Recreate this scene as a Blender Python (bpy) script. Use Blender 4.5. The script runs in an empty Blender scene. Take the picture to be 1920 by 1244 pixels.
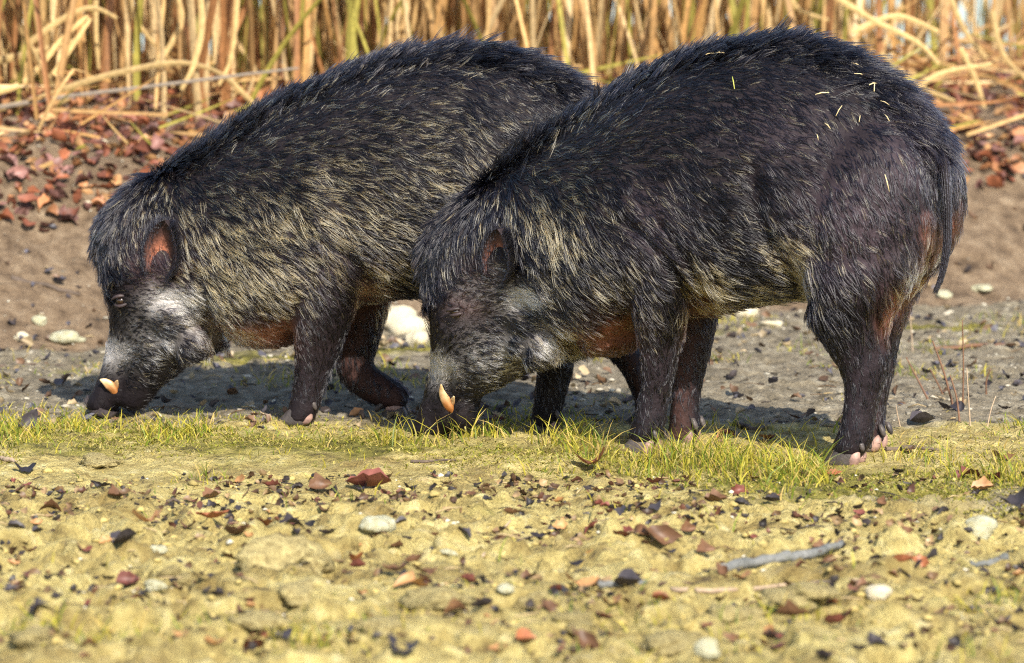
import bpy, bmesh, math, random
import numpy as np
from mathutils import Vector, Matrix, kdtree
from mathutils.bvhtree import BVHTree

R = math.radians
rng = np.random.default_rng(7)
random.seed(7)
scene = bpy.context.scene
COL = scene.collection

# ------------------------------------------------------------------ camera
CAM = np.array([0.0, -9.0, 1.2]); PITCH = R(6.10); FPX = 9000.0
cd = bpy.data.cameras.new('camera'); cam = bpy.data.objects.new('camera', cd); COL.objects.link(cam)
cam.location = CAM; cam.rotation_euler = (R(90) - PITCH, 0, 0)
cd.sensor_width = 36.0; cd.lens = 36.0 * FPX / 1920.0
cd.clip_start = 0.1; cd.clip_end = 2000
cd.dof.use_dof = True; cd.dof.focus_distance = 9.2; cd.dof.aperture_fstop = 5.0
scene.camera = cam

# ------------------------------------------------------------------ light
SUN_EL, SUN_AZ = R(37), R(18)          # sun behind the camera, to its right
sdir = np.array([math.sin(SUN_AZ) * math.cos(SUN_EL), -math.cos(SUN_AZ) * math.cos(SUN_EL), math.sin(SUN_EL)])
sl = bpy.data.lights.new('sun', 'SUN'); sun = bpy.data.objects.new('sun', sl); COL.objects.link(sun)
sl.energy = 5.0; sl.angle = R(0.5); sl.color = (1.0, 0.93, 0.82)
sun.rotation_euler = Vector(sdir).to_track_quat('Z', 'Y').to_euler()
world = bpy.data.worlds.new('World'); scene.world = world; world.use_nodes = True
wn = world.node_tree.nodes; wn.clear()
sky = wn.new('ShaderNodeTexSky'); sky.sky_type = 'NISHITA'; sky.sun_disc = False
sky.sun_elevation = SUN_EL; sky.sun_rotation = math.atan2(sdir[0], sdir[1])
bg = wn.new('ShaderNodeBackground'); bg.inputs[1].default_value = 0.13
wo = wn.new('ShaderNodeOutputWorld')
world.node_tree.links.new(sky.outputs[0], bg.inputs[0]); world.node_tree.links.new(bg.outputs[0], wo.inputs[0])
vs = scene.view_settings
vs.view_transform = 'Standard'; vs.look = 'None'; vs.exposure = 1.0; vs.gamma = 1.0
scene.cycles.use_denoising = False
scene.cycles.filter_width = 1.1
scene.cycles.max_bounces = 8; scene.cycles.transparent_max_bounces = 8
scene.cycles.sample_clamp_indirect = 6.0
try:
    scene.cycles_curves.shape = 'RIBBONS'; scene.cycles_curves.subdivisions = 2
except Exception:
    pass

# ------------------------------------------------------------------ helpers
FWD = np.array([0, math.cos(PITCH), -math.sin(PITCH)]); UPV = np.array([0, math.sin(PITCH), math.cos(PITCH)])
def ray(px, py):
    return FWD + np.array([(px - 960) / FPX, 0, 0]) - UPV * ((py - 622) / FPX)

def vnoise(x, y, seed=0):
    x = np.asarray(x, float); y = np.asarray(y, float)
    xi = np.floor(x).astype(np.int64); yi = np.floor(y).astype(np.int64)
    fx = x - xi; fy = y - yi
    fx = fx * fx * fx * (fx * (fx * 6 - 15) + 10); fy = fy * fy * fy * (fy * (fy * 6 - 15) + 10)
    def h(a, b):
        n = (a * 374761393 + b * 668265263 + seed * 974711) & 0xffffffff
        n = ((n ^ (n >> 13)) * 1274126177) & 0xffffffff
        n = ((n ^ (n >> 16)) * 2246822519) & 0xffffffff
        return ((n ^ (n >> 15)) & 0xffff) / 65535.0
    a = h(xi, yi); b = h(xi + 1, yi); c = h(xi, yi + 1); d = h(xi + 1, yi + 1)
    return (a * (1 - fx) + b * fx) * (1 - fy) + (c * (1 - fx) + d * fx) * fy
def fbm(x, y, seed=0, octv=4, gain=0.5):
    s = 0; amp = 1; tot = 0
    for i in range(octv):
        s = s + amp * vnoise(x * 2 ** i + 17.3 * i, y * 2 ** i - 9.1 * i, seed + i); tot += amp; amp *= gain
    return s / tot
def sstep(a, b, x):
    t = np.clip((x - a) / (b - a), 0, 1); return t * t * (3 - 2 * t)

def bank_base(x):
    return 2.48 + 0.44 * np.clip(x, -4, 4)
def ground_z(x, y, fine=True):
    x = np.asarray(x, float); y = np.asarray(y, float)
    d = y - bank_base(x) - 0.12 * (fbm(x * 2.2, y * 1.2, 41, 3) - 0.5)
    z = -0.018 * sstep(0.1, 0.7, y)
    z = z + 0.40 * sstep(-0.1, 0.75, d) + 0.085 * sstep(0.5, 1.6, d) - 0.20 * sstep(2.4, 3.6, d)
    z = z + 0.05 * (fbm(x * 0.5, y * 0.5, 3, 3) - 0.5) * sstep(0.8, 2.5, np.hypot(x, y * 1.0))
    if fine:
        near = sstep(-0.35, -1.1, y)                      # trampled clods in front
        mid = 0.3 + 0.7 * near
        n1 = np.abs(fbm(x * 7, y * 6, 11, 3) - 0.5) * 2
        n2 = np.abs(fbm(x * 19, y * 15, 21, 3) - 0.5) * 2
        keep = sstep(0.05, 0.5, d)
        z = z + mid * (0.052 * (n1 - 0.25) + 0.024 * (n2 - 0.25)) * (0.55 + 0.45 * sstep(0.4, 0.6, fbm(x * 1.4, y * 1.1, 31, 2)))
        n3 = np.abs(fbm(x * 42 + 3 * n1, y * 34, 51, 3) - 0.5) * 2
        z = z + (0.006 + 0.008 * mid) * (n3 - 0.25) * (0.4 + 0.9 * sstep(0.35, 0.6, fbm(x * 3, y * 3, 55, 2)))
        cl = fbm(x * 11, y * 9, 57, 3); z = z + mid * 0.022 * sstep(0.52, 0.58, cl)          # broken crust plates
        z = z + keep * 0.05 * (fbm(x * 6, y * 6, 61, 4) - 0.5)
        bk = sstep(-0.1, 0.1, d) * (1 - sstep(0.7, 0.9, d))
        z = z + bk * 0.07 * (fbm(x * 5, y * 5, 71, 4) - 0.5)
        lump = np.abs(fbm(x * 13 + 40, y * 9 - 7, 91, 2) - 0.5) * 2
        z = z + near * 0.020 * (0.5 - lump) * sstep(0.40, 0.55, fbm(x * 2.1, y * 1.7, 93, 2))
    return z
def on_ground(px, py):
    r = ray(px, py); lo = 5.0
    t = np.linspace(5.5, 22, 3000)
    P = CAM[None] + t[:, None] * r[None]
    below = P[:, 2] < ground_z(P[:, 0], P[:, 1])
    i = int(np.argmax(below)) if below.any() else len(t) - 1
    return P[i]

def mesh_obj(name, verts, faces, mat=None, parent=None, smooth=True, colors=None):
    me = bpy.data.meshes.new(name)
    me.from_pydata([tuple(v) for v in verts], [], [tuple(int(i) for i in f) for f in faces])
    if smooth: me.polygons.foreach_set('use_smooth', [True] * len(me.polygons))
    if colors is not None:
        at = me.color_attributes.new('col', 'FLOAT_COLOR', 'POINT')
        c = np.ones((len(verts), 4)); c[:, :3] = np.asarray(colors)
        at.data.foreach_set('color', c.ravel())
    me.update()
    o = bpy.data.objects.new(name, me); COL.objects.link(o)
    if mat: me.materials.append(mat)
    if parent: o.parent = parent
    return o
def quads_mesh(name, V, Q, mat, colors=None, smooth=True):
    """big meshes: V (n,3) and Q (m,4) numpy arrays"""
    me = bpy.data.meshes.new(name)
    V = np.asarray(V, np.float32); Q = np.asarray(Q, np.int32); k = Q.shape[1]
    me.vertices.add(len(V)); me.vertices.foreach_set('co', V.ravel())
    me.loops.add(Q.size); me.loops.foreach_set('vertex_index', Q.ravel())
    me.polygons.add(len(Q)); me.polygons.foreach_set('loop_start', np.arange(0, Q.size, k, dtype=np.int32))
    me.polygons.foreach_set('loop_total', np.full(len(Q), k, np.int32))
    me.update(calc_edges=True)
    if smooth: me.polygons.foreach_set('use_smooth', np.ones(len(Q), bool))
    if colors is not None:
        at = me.color_attributes.new('col', 'FLOAT_COLOR', 'POINT')
        c = np.ones((len(V), 4), np.float32); c[:, :3] = colors
        at.data.foreach_set('color', c.ravel())
    me.materials.append(mat)
    o = bpy.data.objects.new(name, me); COL.objects.link(o)
    return o
def tag(o, label=None, cat=None, group=None, kind=None):
    if label: o['label'] = label
    if cat: o['category'] = cat
    if group: o['group'] = group
    if kind: o['kind'] = kind
    return o

class NT:
    def __init__(s, name):
        s.m = bpy.data.materials.new(name); s.m.use_nodes = True
        s.t = s.m.node_tree; s.n = s.t.nodes; s.n.clear()
        s.out = s.n.new('ShaderNodeOutputMaterial')
    def add(s, typ, **kw):
        nd = s.n.new('ShaderNode' + typ)
        for k, v in kw.items():
            if k.startswith('i_'):
                key = k[2:]; nd.inputs[int(key) if key.isdigit() else key].default_value = v
            else: setattr(nd, k, v)
        return nd
    def link(s, a, b): s.t.links.new(a, b)
    def noise(s, vec, scale, detail=5, rough=0.6):
        n = s.add('TexNoise', i_Scale=scale, i_Detail=detail, i_Roughness=rough)
        if vec is not None: s.link(vec, n.inputs['Vector'])
        return n.outputs['Fac']
    def ramp(s, fac, stops):
        r = s.add('ValToRGB'); e = r.color_ramp.elements
        while len(e) < len(stops): e.new(0.5)
        for el, (p, c) in zip(e, stops):
            el.position = p; el.color = (*c, 1) if len(c) == 3 else c
        s.link(fac, r.inputs[0]); return r.outputs[0]
    def mix(s, fac, a, b, mode='MIX'):
        m = s.add('Mix', data_type='RGBA', blend_type=mode)
        for v, i in ((fac, 0), (a, 6), (b, 7)):
            if hasattr(v, 'is_linked') or hasattr(v, 'links'): s.link(v, m.inputs[i])
            else: m.inputs[i].default_value = v if i == 0 else (*v, 1)
        return m.outputs[2]
    def attr(s, name): return s.add('Attribute', attribute_name=name)
def W(g): return ((0, 0, 0), (1, 1, 1))

def simple_mat(name, col, col2=None, rough=0.7, scale=30.0, bump=0.0, spec=0.3, bscale=80, use_attr=False):
    t = NT(name); b = t.add('BsdfPrincipled', i_Roughness=rough); b.inputs['Specular IOR Level'].default_value = spec
    tc = t.add('TexCoord').outputs['Object']
    f = t.noise(tc, scale)
    f = t.ramp(f, [(0.3, (0, 0, 0)), (0.7, (1, 1, 1))])
    c = t.mix(f, col, col2 or tuple(v * 0.6 for v in col))
    if use_attr:
        c = t.mix(1.0, c, t.attr('col').outputs['Color'], 'MULTIPLY')
    t.link(c, b.inputs['Base Color'])
    if bump:
        bp = t.add('Bump', i_Strength=bump, i_Distance=0.01); t.link(t.noise(tc, bscale), bp.inputs['Height']); t.link(bp.outputs[0], b.inputs['Normal'])
    t.link(b.outputs[0], t.out.inputs[0]); return t.m
def leafy_mat(name, rough=0.55, trans=0.35, var=0.0):
    """thin plant matter: colour from the mesh, light passes through"""
    t = NT(name); b = t.add('BsdfPrincipled', i_Roughness=rough); b.inputs['Specular IOR Level'].default_value = 0.35
    c = t.attr('col').outputs['Color']
    tc = t.add('TexCoord').outputs['Object']
    f = t.ramp(t.noise(tc, 60), [(0.3, (0.65, 0.65, 0.65)), (0.7, (1.15, 1.15, 1.15))])
    c = t.mix(1.0, c, f, 'MULTIPLY')
    if var:
        oi = t.add('ObjectInfo'); hv = t.add('HueSaturation')
        mr = t.add('MapRange', i_3=1 - var, i_4=1 + var); t.link(oi.outputs['Random'], mr.inputs[0]); t.link(mr.outputs[0], hv.inputs['Value'])
        t.link(c, hv.inputs['Color']); c = hv.outputs[0]
    t.link(c, b.inputs['Base Color'])
    tr = t.add('BsdfTranslucent'); t.link(c, tr.inputs[0])
    ms = t.add('MixShader', i_0=trans); t.link(b.outputs[0], ms.inputs[1]); t.link(tr.outputs[0], ms.inputs[2])
    t.link(ms.outputs[0], t.out.inputs[0]); return t.m

# ------------------------------------------------------------------ ground
def ground_material():
    t = NT('ground_soil'); b = t.add('BsdfPrincipled'); b.inputs['Specular IOR Level'].default_value = 0.25
    tc = t.add('TexCoord').outputs['Object']; z = t.attr('col'); sp = t.add('SeparateColor'); t.link(z.outputs['Color'], sp.inputs[0])
    n1 = t.noise(tc, 3.0, 6); n2 = t.noise(tc, 22.0, 7, 0.65); n3 = t.noise(tc, 140.0, 4, 0.7)
    sand = t.ramp(n2, [(0.28, (0.14, 0.10, 0.045)), (0.40, (0.39, 0.305, 0.105)), (0.56, (0.56, 0.46, 0.175)), (0.74, (0.68, 0.60, 0.32))])
    grey = t.ramp(n2, [(0.3, (0.09, 0.075, 0.05)), (0.5, (0.24, 0.20, 0.135)), (0.75, (0.46, 0.41, 0.30))])
    brown = t.ramp(n2, [(0.3, (0.085, 0.055, 0.032)), (0.5, (0.21, 0.145, 0.088)), (0.75, (0.36, 0.27, 0.175))])
    moss = t.ramp(n2, [(0.32, (0.05, 0.045, 0.012)), (0.48, (0.17, 0.15, 0.028)), (0.62, (0.31, 0.27, 0.06)), (0.8, (0.46, 0.38, 0.14))])
    def edge(ch, src):
        m = t.add('Math', operation='ADD'); t.link(ch, m.inputs[0])
        k = t.add('Math', operation='MULTIPLY_ADD', i_1=0.9, i_2=-0.45); t.link(src, k.inputs[0]); t.link(k.outputs[0], m.inputs[1])
        return t.ramp(m.outputs[0], [(0.35, (0, 0, 0)), (0.62, (1, 1, 1))])
    dmp = t.ramp(t.noise(tc, 5.0, 6, 0.7), [(0.36, (0.55, 0.50, 0.46)), (0.54, (1, 1, 1))]); sand = t.mix(1.0, sand, dmp, 'MULTIPLY')
    c = t.mix(edge(sp.outputs[2], n1), sand, grey)
    c = t.mix(edge(sp.outputs[1], n1), c, brown)
    n4 = t.noise(tc, 9.0, 6, 0.7)
    c = t.mix(edge(sp.outputs[0], n4), c, moss)
    # grit: pale and dark grains
    gp = t.ramp(n3, [(0.66, (0, 0, 0)), (0.72, (0.8, 0.8, 0.8))]); c = t.mix(gp, c, (0.55, 0.5, 0.38))
    gd = t.ramp(n3, [(0.27, (0.9, 0.9, 0.9)), (0.34, (0, 0, 0))]); c = t.mix(gd, c, (0.045, 0.035, 0.025))
    n5 = t.noise(tc, 60.0, 3, 0.7)
    gd2 = t.ramp(n5, [(0.26, (0.85, 0.85, 0.85)), (0.36, (0, 0, 0))]); c = t.mix(gd2, c, (0.05, 0.038, 0.03))
    t.link(c, b.inputs['Base Color'])
    t.link(t.ramp(n1, [(0.3, (0.6, 0.6, 0.6)), (0.7, (0.95, 0.95, 0.95))]), b.inputs['Roughness'])
    h = t.add('Math', operation='MULTIPLY_ADD', i_1=0.8); t.link(n3, h.inputs[0]); t.link(n2, h.inputs[2])
    bp = t.add('Bump', i_Strength=1.0, i_Distance=0.02); t.link(h.outputs[0], bp.inputs['Height']); t.link(bp.outputs[0], b.inputs['Normal'])
    t.link(b.outputs[0], t.out.inputs[0]); return t.m
def axis_pts(lo, hi, step, far, grow=1.22):
    a = list(np.arange(lo, hi + 1e-6, step)); s = step
    while a[-1] < far: s *= grow; a.append(a[-1] + s)
    s = step
    while a[0] > -far: s *= grow; a.insert(0, a[0] - s)
    return np.array(a)
gx = axis_pts(-1.5, 1.5, 0.0065, 300); gy = axis_pts(-2.6, 3.6, 0.0075, 300)
GX, GY = np.meshgrid(gx, gy); GZ = ground_z(GX, GY)
far = np.hypot(GX, GY) > 12
GZ = np.where(far, ground_z(GX, GY, False), GZ)
def band(x, y):
    """the strip of turf the animals stand on"""
    yc = np.interp(x, [-1.3, -0.5, 0.05, 0.55, 0.9, 1.5], [0.34, 0.32, 0.06, -0.28, -0.42, -0.48])
    w = np.interp(x, [-1.2, -0.4, 0.0, 0.5, 1.0], [0.36, 0.24, 0.20, 0.30, 0.42])
    return np.exp(-((y - yc) / w) ** 2)
DB = GY - bank_base(GX)
moss = band(GX, GY) * 0.50 + 0.36 * sstep(0.50, 0.70, fbm(GX * 2.4, GY * 1.8, 5, 3)) * (GY < 0.6)
moss += 0.75 * np.exp(-((DB + 0.42) / 0.16) ** 2) * sstep(0.42, 0.55, fbm(GX * 2.5, GY * 3, 9, 3))
brown = sstep(-0.12, 0.05, DB)
grey = sstep(0.35, 0.8, GY) * 0.9 + 0.55 * np.exp(-((GY + 0.55) / 0.35) ** 2) * sstep(0.0, 0.7, GX)
V = np.stack([GX, GY, GZ], -1).reshape(-1, 3)
nx_, ny_ = len(gx), len(gy)
I = (np.arange(ny_ - 1)[:, None] * nx_ + np.arange(nx_ - 1)[None]).reshape(-1)
ground = quads_mesh('ground', V, np.stack([I, I + 1, I + nx_ + 1, I + nx_], -1), ground_material(),
                    np.clip(np.stack([moss, brown, grey], -1).reshape(-1, 3), 0, 1))
tag(ground, kind='structure')

def water_mat():
    t = NT('pond_water'); b = t.add('BsdfPrincipled', i_Roughness=0.12); b.inputs['Base Color'].default_value = (0.02, 0.05, 0.055, 1)
    tc = t.add('TexCoord').outputs['Object']; bp = t.add('Bump', i_Strength=0.25, i_Distance=0.02); t.link(t.noise(tc, 6), bp.inputs['Height'])
    t.link(bp.outputs[0], b.inputs['Normal']); t.link(b.outputs[0], t.out.inputs[0]); return t.m
pond = mesh_obj('pond_water', [(-60, 6.0, 0.365), (60, 6.0, 0.365), (60, 140, 0.365), (-60, 140, 0.365)], [(0, 1, 2, 3)], water_mat())
tag(pond, kind='structure')

# ------------------------------------------------------------------ wild boars
class Frame:
    """an animal's own axes: a = forward, l = its left (towards the camera), z = up"""
    def __init__(s, origin, yaw):
        s.O = np.array([origin[0], origin[1], 0.0]); c, n = math.cos(yaw), math.sin(yaw)
        s.F = np.array([-c, n, 0]); s.L = np.array([-n, -c, 0]); s.yaw = yaw
    def tr(s, px, py, l=0.0):
        r = ray(px, py); t = (l - np.dot(CAM - s.O, s.L)) / np.dot(r, s.L)
        P = CAM + t * r - s.O
        return np.array([np.dot(P, s.F), P[2]])
    def inv(s, a, z, l=0.0):
        P = s.O + a[:, None] * s.F + np.broadcast_to(np.asarray(l, float), a.shape)[:, None] * s.L; P[:, 2] = z
        q = P - CAM; d = q @ FWD
        return np.stack([960 + FPX * q[:, 0] / d, 622 - FPX * (q @ UPV) / d], -1)
def spow(x, e): return np.sign(x) * np.abs(x) ** e
def catmull(P, sub):
    P = np.asarray(P, float); n = len(P); out = []
    for i in range(n - 1):
        p0 = P[max(i - 1, 0)]; p1 = P[i]; p2 = P[i + 1]; p3 = P[min(i + 2, n - 1)]
        for k in range(sub):
            t = k / sub
            out.append(0.5 * (2 * p1 + (p2 - p0) * t + (2 * p0 - 5 * p1 + 4 * p2 - p3) * t * t + (3 * p1 - p0 - 3 * p2 + p3) * t ** 3))
    out.append(P[-1]); return np.array(out)
def loft(fr, st, l=0.0, M=28, sub=4, ex=1.0, k=0.0):
    """st rows: front/top px, back/bottom px, half width in metres, optional lateral centre"""
    rows = []
    for s in st:
        ll = s[5] if len(s) > 5 else l
        f = fr.tr(s[0], s[1], ll); b = fr.tr(s[2], s[3], ll); rows.append([*f, *b, s[4], ll])
    S = catmull(rows, sub); th = np.linspace(0, 2 * math.pi, M, endpoint=False)
    V = []; F = []
    for r in S:
        c = (r[:2] + r[2:4]) / 2; h = (r[:2] - r[2:4]) / 2
        co = spow(np.cos(th), ex); si = spow(np.sin(th), ex) * (1 - k * np.cos(th))
        for u, v in zip(co, si): V.append((c[0] + h[0] * u, r[5] + max(r[4], 0.004) * v, c[1] + h[1] * u))
    n = len(S)
    for i in range(n - 1):
        for j in range(M):
            F.append((i * M + j, i * M + (j + 1) % M, (i + 1) * M + (j + 1) % M, (i + 1) * M + j))
    V.append(tuple(np.mean(V[:M], 0))); V.append(tuple(np.mean(V[(n - 1) * M:n * M], 0)))
    for j in range(M):
        F.append((len(V) - 2, (j + 1) % M, j)); F.append((len(V) - 1, (n - 1) * M + j, (n - 1) * M + (j + 1) % M))
    return V, F
def ellipsoid(fr, px, py, l, rx, ry, rl, ang=0.0, nu=14, nv=20):
    c = fr.tr(px, py, abs(l)); V = []; F = []
    mx = abs(fr.tr(px + rx, py, abs(l))[0] - c[0]); mz = ry / FPX * 9.3
    ca, sa = math.cos(ang), math.sin(ang)
    for i in range(nu + 1):
        p = math.pi * i / nu
        for j in range(nv):
            q = 2 * math.pi * j / nv
            x, y, z = mx * math.sin(p) * math.cos(q), rl * math.sin(p) * math.sin(q), mz * math.cos(p)
            V.append((c[0] + ca * x - sa * z, l + y, c[1] + sa * x + ca * z))
    for i in range(nu):
        for j in range(nv): F.append((i * nv + j, (i + 1) * nv + j, (i + 1) * nv + (j + 1) % nv, i * nv + (j + 1) % nv))
    return V, F

def skin_material():
    t = NT('boar_skin'); b = t.add('BsdfPrincipled', i_Roughness=0.6); b.inputs['Specular IOR Level'].default_value = 0.12
    tc = t.add('TexCoord').outputs['Object']
    c = t.mix(1.0, t.attr('col').outputs['Color'], t.ramp(t.noise(tc, 45), [(0.3, (0.6, 0.6, 0.6)), (0.7, (1.2, 1.2, 1.2))]), 'MULTIPLY')
    t.link(c, b.inputs['Base Color'])
    bp = t.add('Bump', i_Strength=0.5, i_Distance=0.006); t.link(t.noise(tc, 120), bp.inputs['Height']); t.link(bp.outputs[0], b.inputs['Normal'])
    t.link(b.outputs[0], t.out.inputs[0]); return t.m
def fur_material():
    t = NT('boar_bristles'); c = t.attr('col').outputs['Color']
    h = t.add('BsdfHairPrincipled'); h.model = 'CHIANG'; h.parametrization = 'COLOR'
    t.link(c, h.inputs['Color'])
    h.inputs['Roughness'].default_value = 0.26; h.inputs['Radial Roughness'].default_value = 0.40; h.inputs['IOR'].default_value = 1.45
    h.inputs['Random Roughness'].default_value = 0.2
    t.link(h.outputs[0], t.out.inputs[0]); return t.m
M_SKIN = skin_material(); M_FUR = fur_material()
M_HOOF = simple_mat('hoof_horn', (0.030, 0.026, 0.026), (0.085, 0.07, 0.063), 0.45, 25, 0.3)
M_DEW = simple_mat('foot_pad', (0.40, 0.25, 0.20), (0.12, 0.075, 0.065), 0.5, 40, 0.2)
M_TUSK = simple_mat('tusk_ivory', (0.78, 0.62, 0.36), (0.52, 0.30, 0.12), 0.35, 38, 0.15, 0.5, 80, True)
M_EYE = simple_mat('eye_glossy', (0.012, 0.007, 0.004), (0.03, 0.015, 0.008), 0.06, 40, 0, 0.8)
M_LID = simple_mat('eyelid_skin', (0.018, 0.013, 0.014), (0.045, 0.03, 0.03), 0.5, 90, 0.3)
M_NOSE = simple_mat('snout_skin', (0.06, 0.05, 0.055), (0.13, 0.105, 0.11), 0.4, 60, 0.4, 0.5)

BLACK = np.array([0.0036, 0.0033, 0.0050]); BUFF = np.array([0.62, 0.38, 0.145]); WHITE = np.array([0.86, 0.82, 0.76]); RED = np.array([0.17, 0.075, 0.045])
def blobs(P, L):
    v = np.zeros(len(P))
    for (x, y, rx, ry, s) in L:
        v = np.maximum(v, s * np.exp(-(((P[:, 0] - x) / rx) ** 2 + ((P[:, 1] - y) / ry) ** 2) * 0.8))
    return v
def poly_dist(P, pts):
    d = np.full(len(P), 1e9); pts = np.asarray(pts, float)
    for a, b in zip(pts[:-1], pts[1:]):
        e = b - a; t = np.clip(((P - a) @ e) / (e @ e), 0, 1); d = np.minimum(d, np.linalg.norm(P - a - t[:, None] * e, axis=1))
    return d

def build_boar(spec):
    fr = Frame(spec['origin'], spec['yaw'])
    root = bpy.data.objects.new('wild_boar', None); COL.objects.link(root)
    root.location = fr.O; root.rotation_euler = (0, 0, math.pi - spec['yaw']); root.empty_display_size = 0.1
    tag(root, spec['label'], 'wild boar')
    V = []; F = []
    def addm(vf):
        o = len(V); V.extend(vf[0]); F.extend([tuple(i + o for i in f) for f in vf[1]])
    addm(loft(fr, spec['torso'], M=40, ex=0.92, k=0.14))
    for st, l in spec['legs']: addm(loft(fr, st, l))
    for st, l, k in spec.get('extra', []): addm(loft(fr, st, l, k=k))
    for e in spec['lumps']: addm(ellipsoid(fr, *e))
    bo = mesh_obj('body', V, F)
    bm = bmesh.new(); bm.from_mesh(bo.data); bmesh.ops.recalc_face_normals(bm, faces=bm.faces); bm.to_mesh(bo.data); bm.free()
    md = bo.modifiers.new('r', 'REMESH'); md.mode = 'VOXEL'; md.voxel_size = 0.0055; md.use_smooth_shade = True
    ms = bo.modifiers.new('s', 'SMOOTH'); ms.factor = 0.5; ms.iterations = 20
    dg = bpy.context.evaluated_depsgraph_get(); me = bpy.data.meshes.new_from_object(bo.evaluated_get(dg))
    bo.modifiers.clear(); old = bo.data; bo.data = me; bpy.data.meshes.remove(old); me.name = 'body'
    bo.parent = root
    n = len(me.vertices); P = np.empty(n * 3); me.vertices.foreach_get('co', P); P = P.reshape(-1, 3)
    # folds and muscle relief
    N = np.empty(n * 3); me.vertices.foreach_get('normal', N); N = N.reshape(-1, 3)
    PX = fr.inv(P[:, 0], P[:, 2], np.abs(P[:, 1]))
    side = np.clip(np.abs(P[:, 1]) / 0.08, 0, 1)
    rel = np.zeros(n)
    for pts, w, dep in spec['folds']:
        d = poly_dist(PX, pts); rel -= dep * np.exp(-(d / w) ** 2) * side
    rel += 0.005 * (fbm(P[:, 0] * 9 + 3, P[:, 2] * 9 + P[:, 1] * 4, 5, 2) - 0.5)
    P = P + N * rel[:, None]
    me.vertices.foreach_set('co', P.ravel()); me.update()
    me.vertices.foreach_get('normal', nn := np.empty(n * 3)); N = nn.reshape(-1, 3)
    red = blobs(PX, spec['red']) * (0.15 + 0.85 * sstep(0.145, 0.115, np.abs(P[:, 1]))); wht = blobs(PX, spec['white'])
    inner = np.clip(-np.sign(P[:, 1]) * N[:, 1] - 0.2, 0, 1) * sstep(0.45, 0.25, P[:, 2])
    col = np.array([0.010, 0.0075, 0.009])[None] * np.ones((n, 1))
    col = col * (1 - red[:, None]) + np.array([0.30, 0.125, 0.08]) * red[:, None]
    mv_ = blobs(PX, spec['mauve'])[:, None]; col = col * (1 - mv_) + np.array([0.060, 0.043, 0.052]) * mv_
    col = col * (1 - 0.45 * inner[:, None]) + np.array([0.10, 0.045, 0.033]) * 0.45 * inner[:, None]
    wk = np.clip(0.85 * wht ** 1.5, 0, 1)[:, None]; col = col * (1 - wk) + np.array([0.42, 0.39, 0.37]) * wk
    at = me.color_attributes.new('col', 'FLOAT_COLOR', 'POINT'); c4 = np.ones((n, 4)); c4[:, :3] = col; at.data.foreach_set('color', c4.ravel())
    me.materials.clear(); me.materials.append(M_SKIN)

    # ---- ears
    # ---- tail
    if spec.get('tail'):
        v, f = loft(fr, spec['tail'], M=12, sub=4)
        o = mesh_obj('tail', v, f, M_SKIN, root, colors=np.tile([0.016, 0.013, 0.015], (len(v), 1)))
        tv = np.array(v[:-2]).reshape(-1, 12, 3); nr = len(tv); m = 5200; ii = rng.uniform(0, nr - 1.01, m); i0 = ii.astype(int); jj = rng.integers(0, 12, m); fz = (ii - i0)[:, None]
        q0 = tv[i0, jj] * (1 - fz) + tv[i0 + 1, jj] * fz; cen = tv.mean(1); c0 = cen[i0] * (1 - fz) + cen[i0 + 1] * fz; ax_ = cen[i0 + 1] - cen[i0]; ax_ /= np.linalg.norm(ax_, axis=1)[:, None]
        rd_ = q0 - c0; rd_ /= np.linalg.norm(rd_, axis=1)[:, None] + 1e-9; d_ = ax_ + rd_ * 0.14 + rng.normal(0, 0.07, (m, 3)); d_ /= np.linalg.norm(d_, axis=1)[:, None]
        l_ = rng.uniform(0.005, 0.010, m) * (1 + 0.8 * (ii / nr) ** 6); ss = np.linspace(0, 1, 4); X_ = q0[:, None] + d_[:, None] * (l_[:, None] * ss[None])[:, :, None]
        strands('tail_hair', X_, np.full((m, 1), 0.0004) * np.array([1, .9, .7, .1])[None], np.repeat((BLACK * (1 + 14 * rng.random((m, 1)) ** 3))[:, None], 4, 1), M_FUR, o)
    # ---- feet
    for (px, py, l, tilt) in spec['feet']: build_foot(fr, root, px, py, l, tilt)
    # ---- tusks, eyes, snout disc
    bvh = BVHTree.FromPolygons([tuple(p) for p in P], [tuple(p.vertices) for p in me.polygons])
    def skin_at(px, py, sgn):
        a = fr.tr(px, py, sgn * 0.08); h = bvh.ray_cast(Vector((a[0], sgn * 0.5, a[1])), Vector((0, -sgn, 0)))
        return np.array(h[0]) if h[0] is not None else np.array([a[0], sgn * 0.05, a[1]])
    for sgn in (1, -1):
        for tk in spec['tusk']: build_tusk(root, fr, skin_at, tk, sgn)
        e = skin_at(*spec['eye'], sgn); build_eye(root, e, sgn, spec['eye_open'])
    build_nose(root, fr, spec['nose'])
    for ear in spec['ears']:
        sg = 1 if ear[4] > 0 else -1; e = list(ear); e[4] = float(skin_at(ear[0], ear[1], sg)[1]) + sg * 0.020; build_ear(fr, root, e)

    # ---- fur
    me.calc_loop_triangles(); nt = len(me.loop_triangles); T = np.empty(nt * 3, np.int32); me.loop_triangles.foreach_get('vertices', T); T = T.reshape(-1, 3)
    dirs = spec['flow']
    C = np.array([[*fr.tr(x, y)] for x, y, dx, dy in dirs]); C2 = np.array([[*fr.tr(x + dx * 10, y + dy * 10)] for x, y, dx, dy in dirs]); CD = C2 - C
    CD /= np.linalg.norm(CD, axis=1)[:, None]; CP = np.array([[x, y] for x, y, dx, dy in dirs]) / 1000.0
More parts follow.
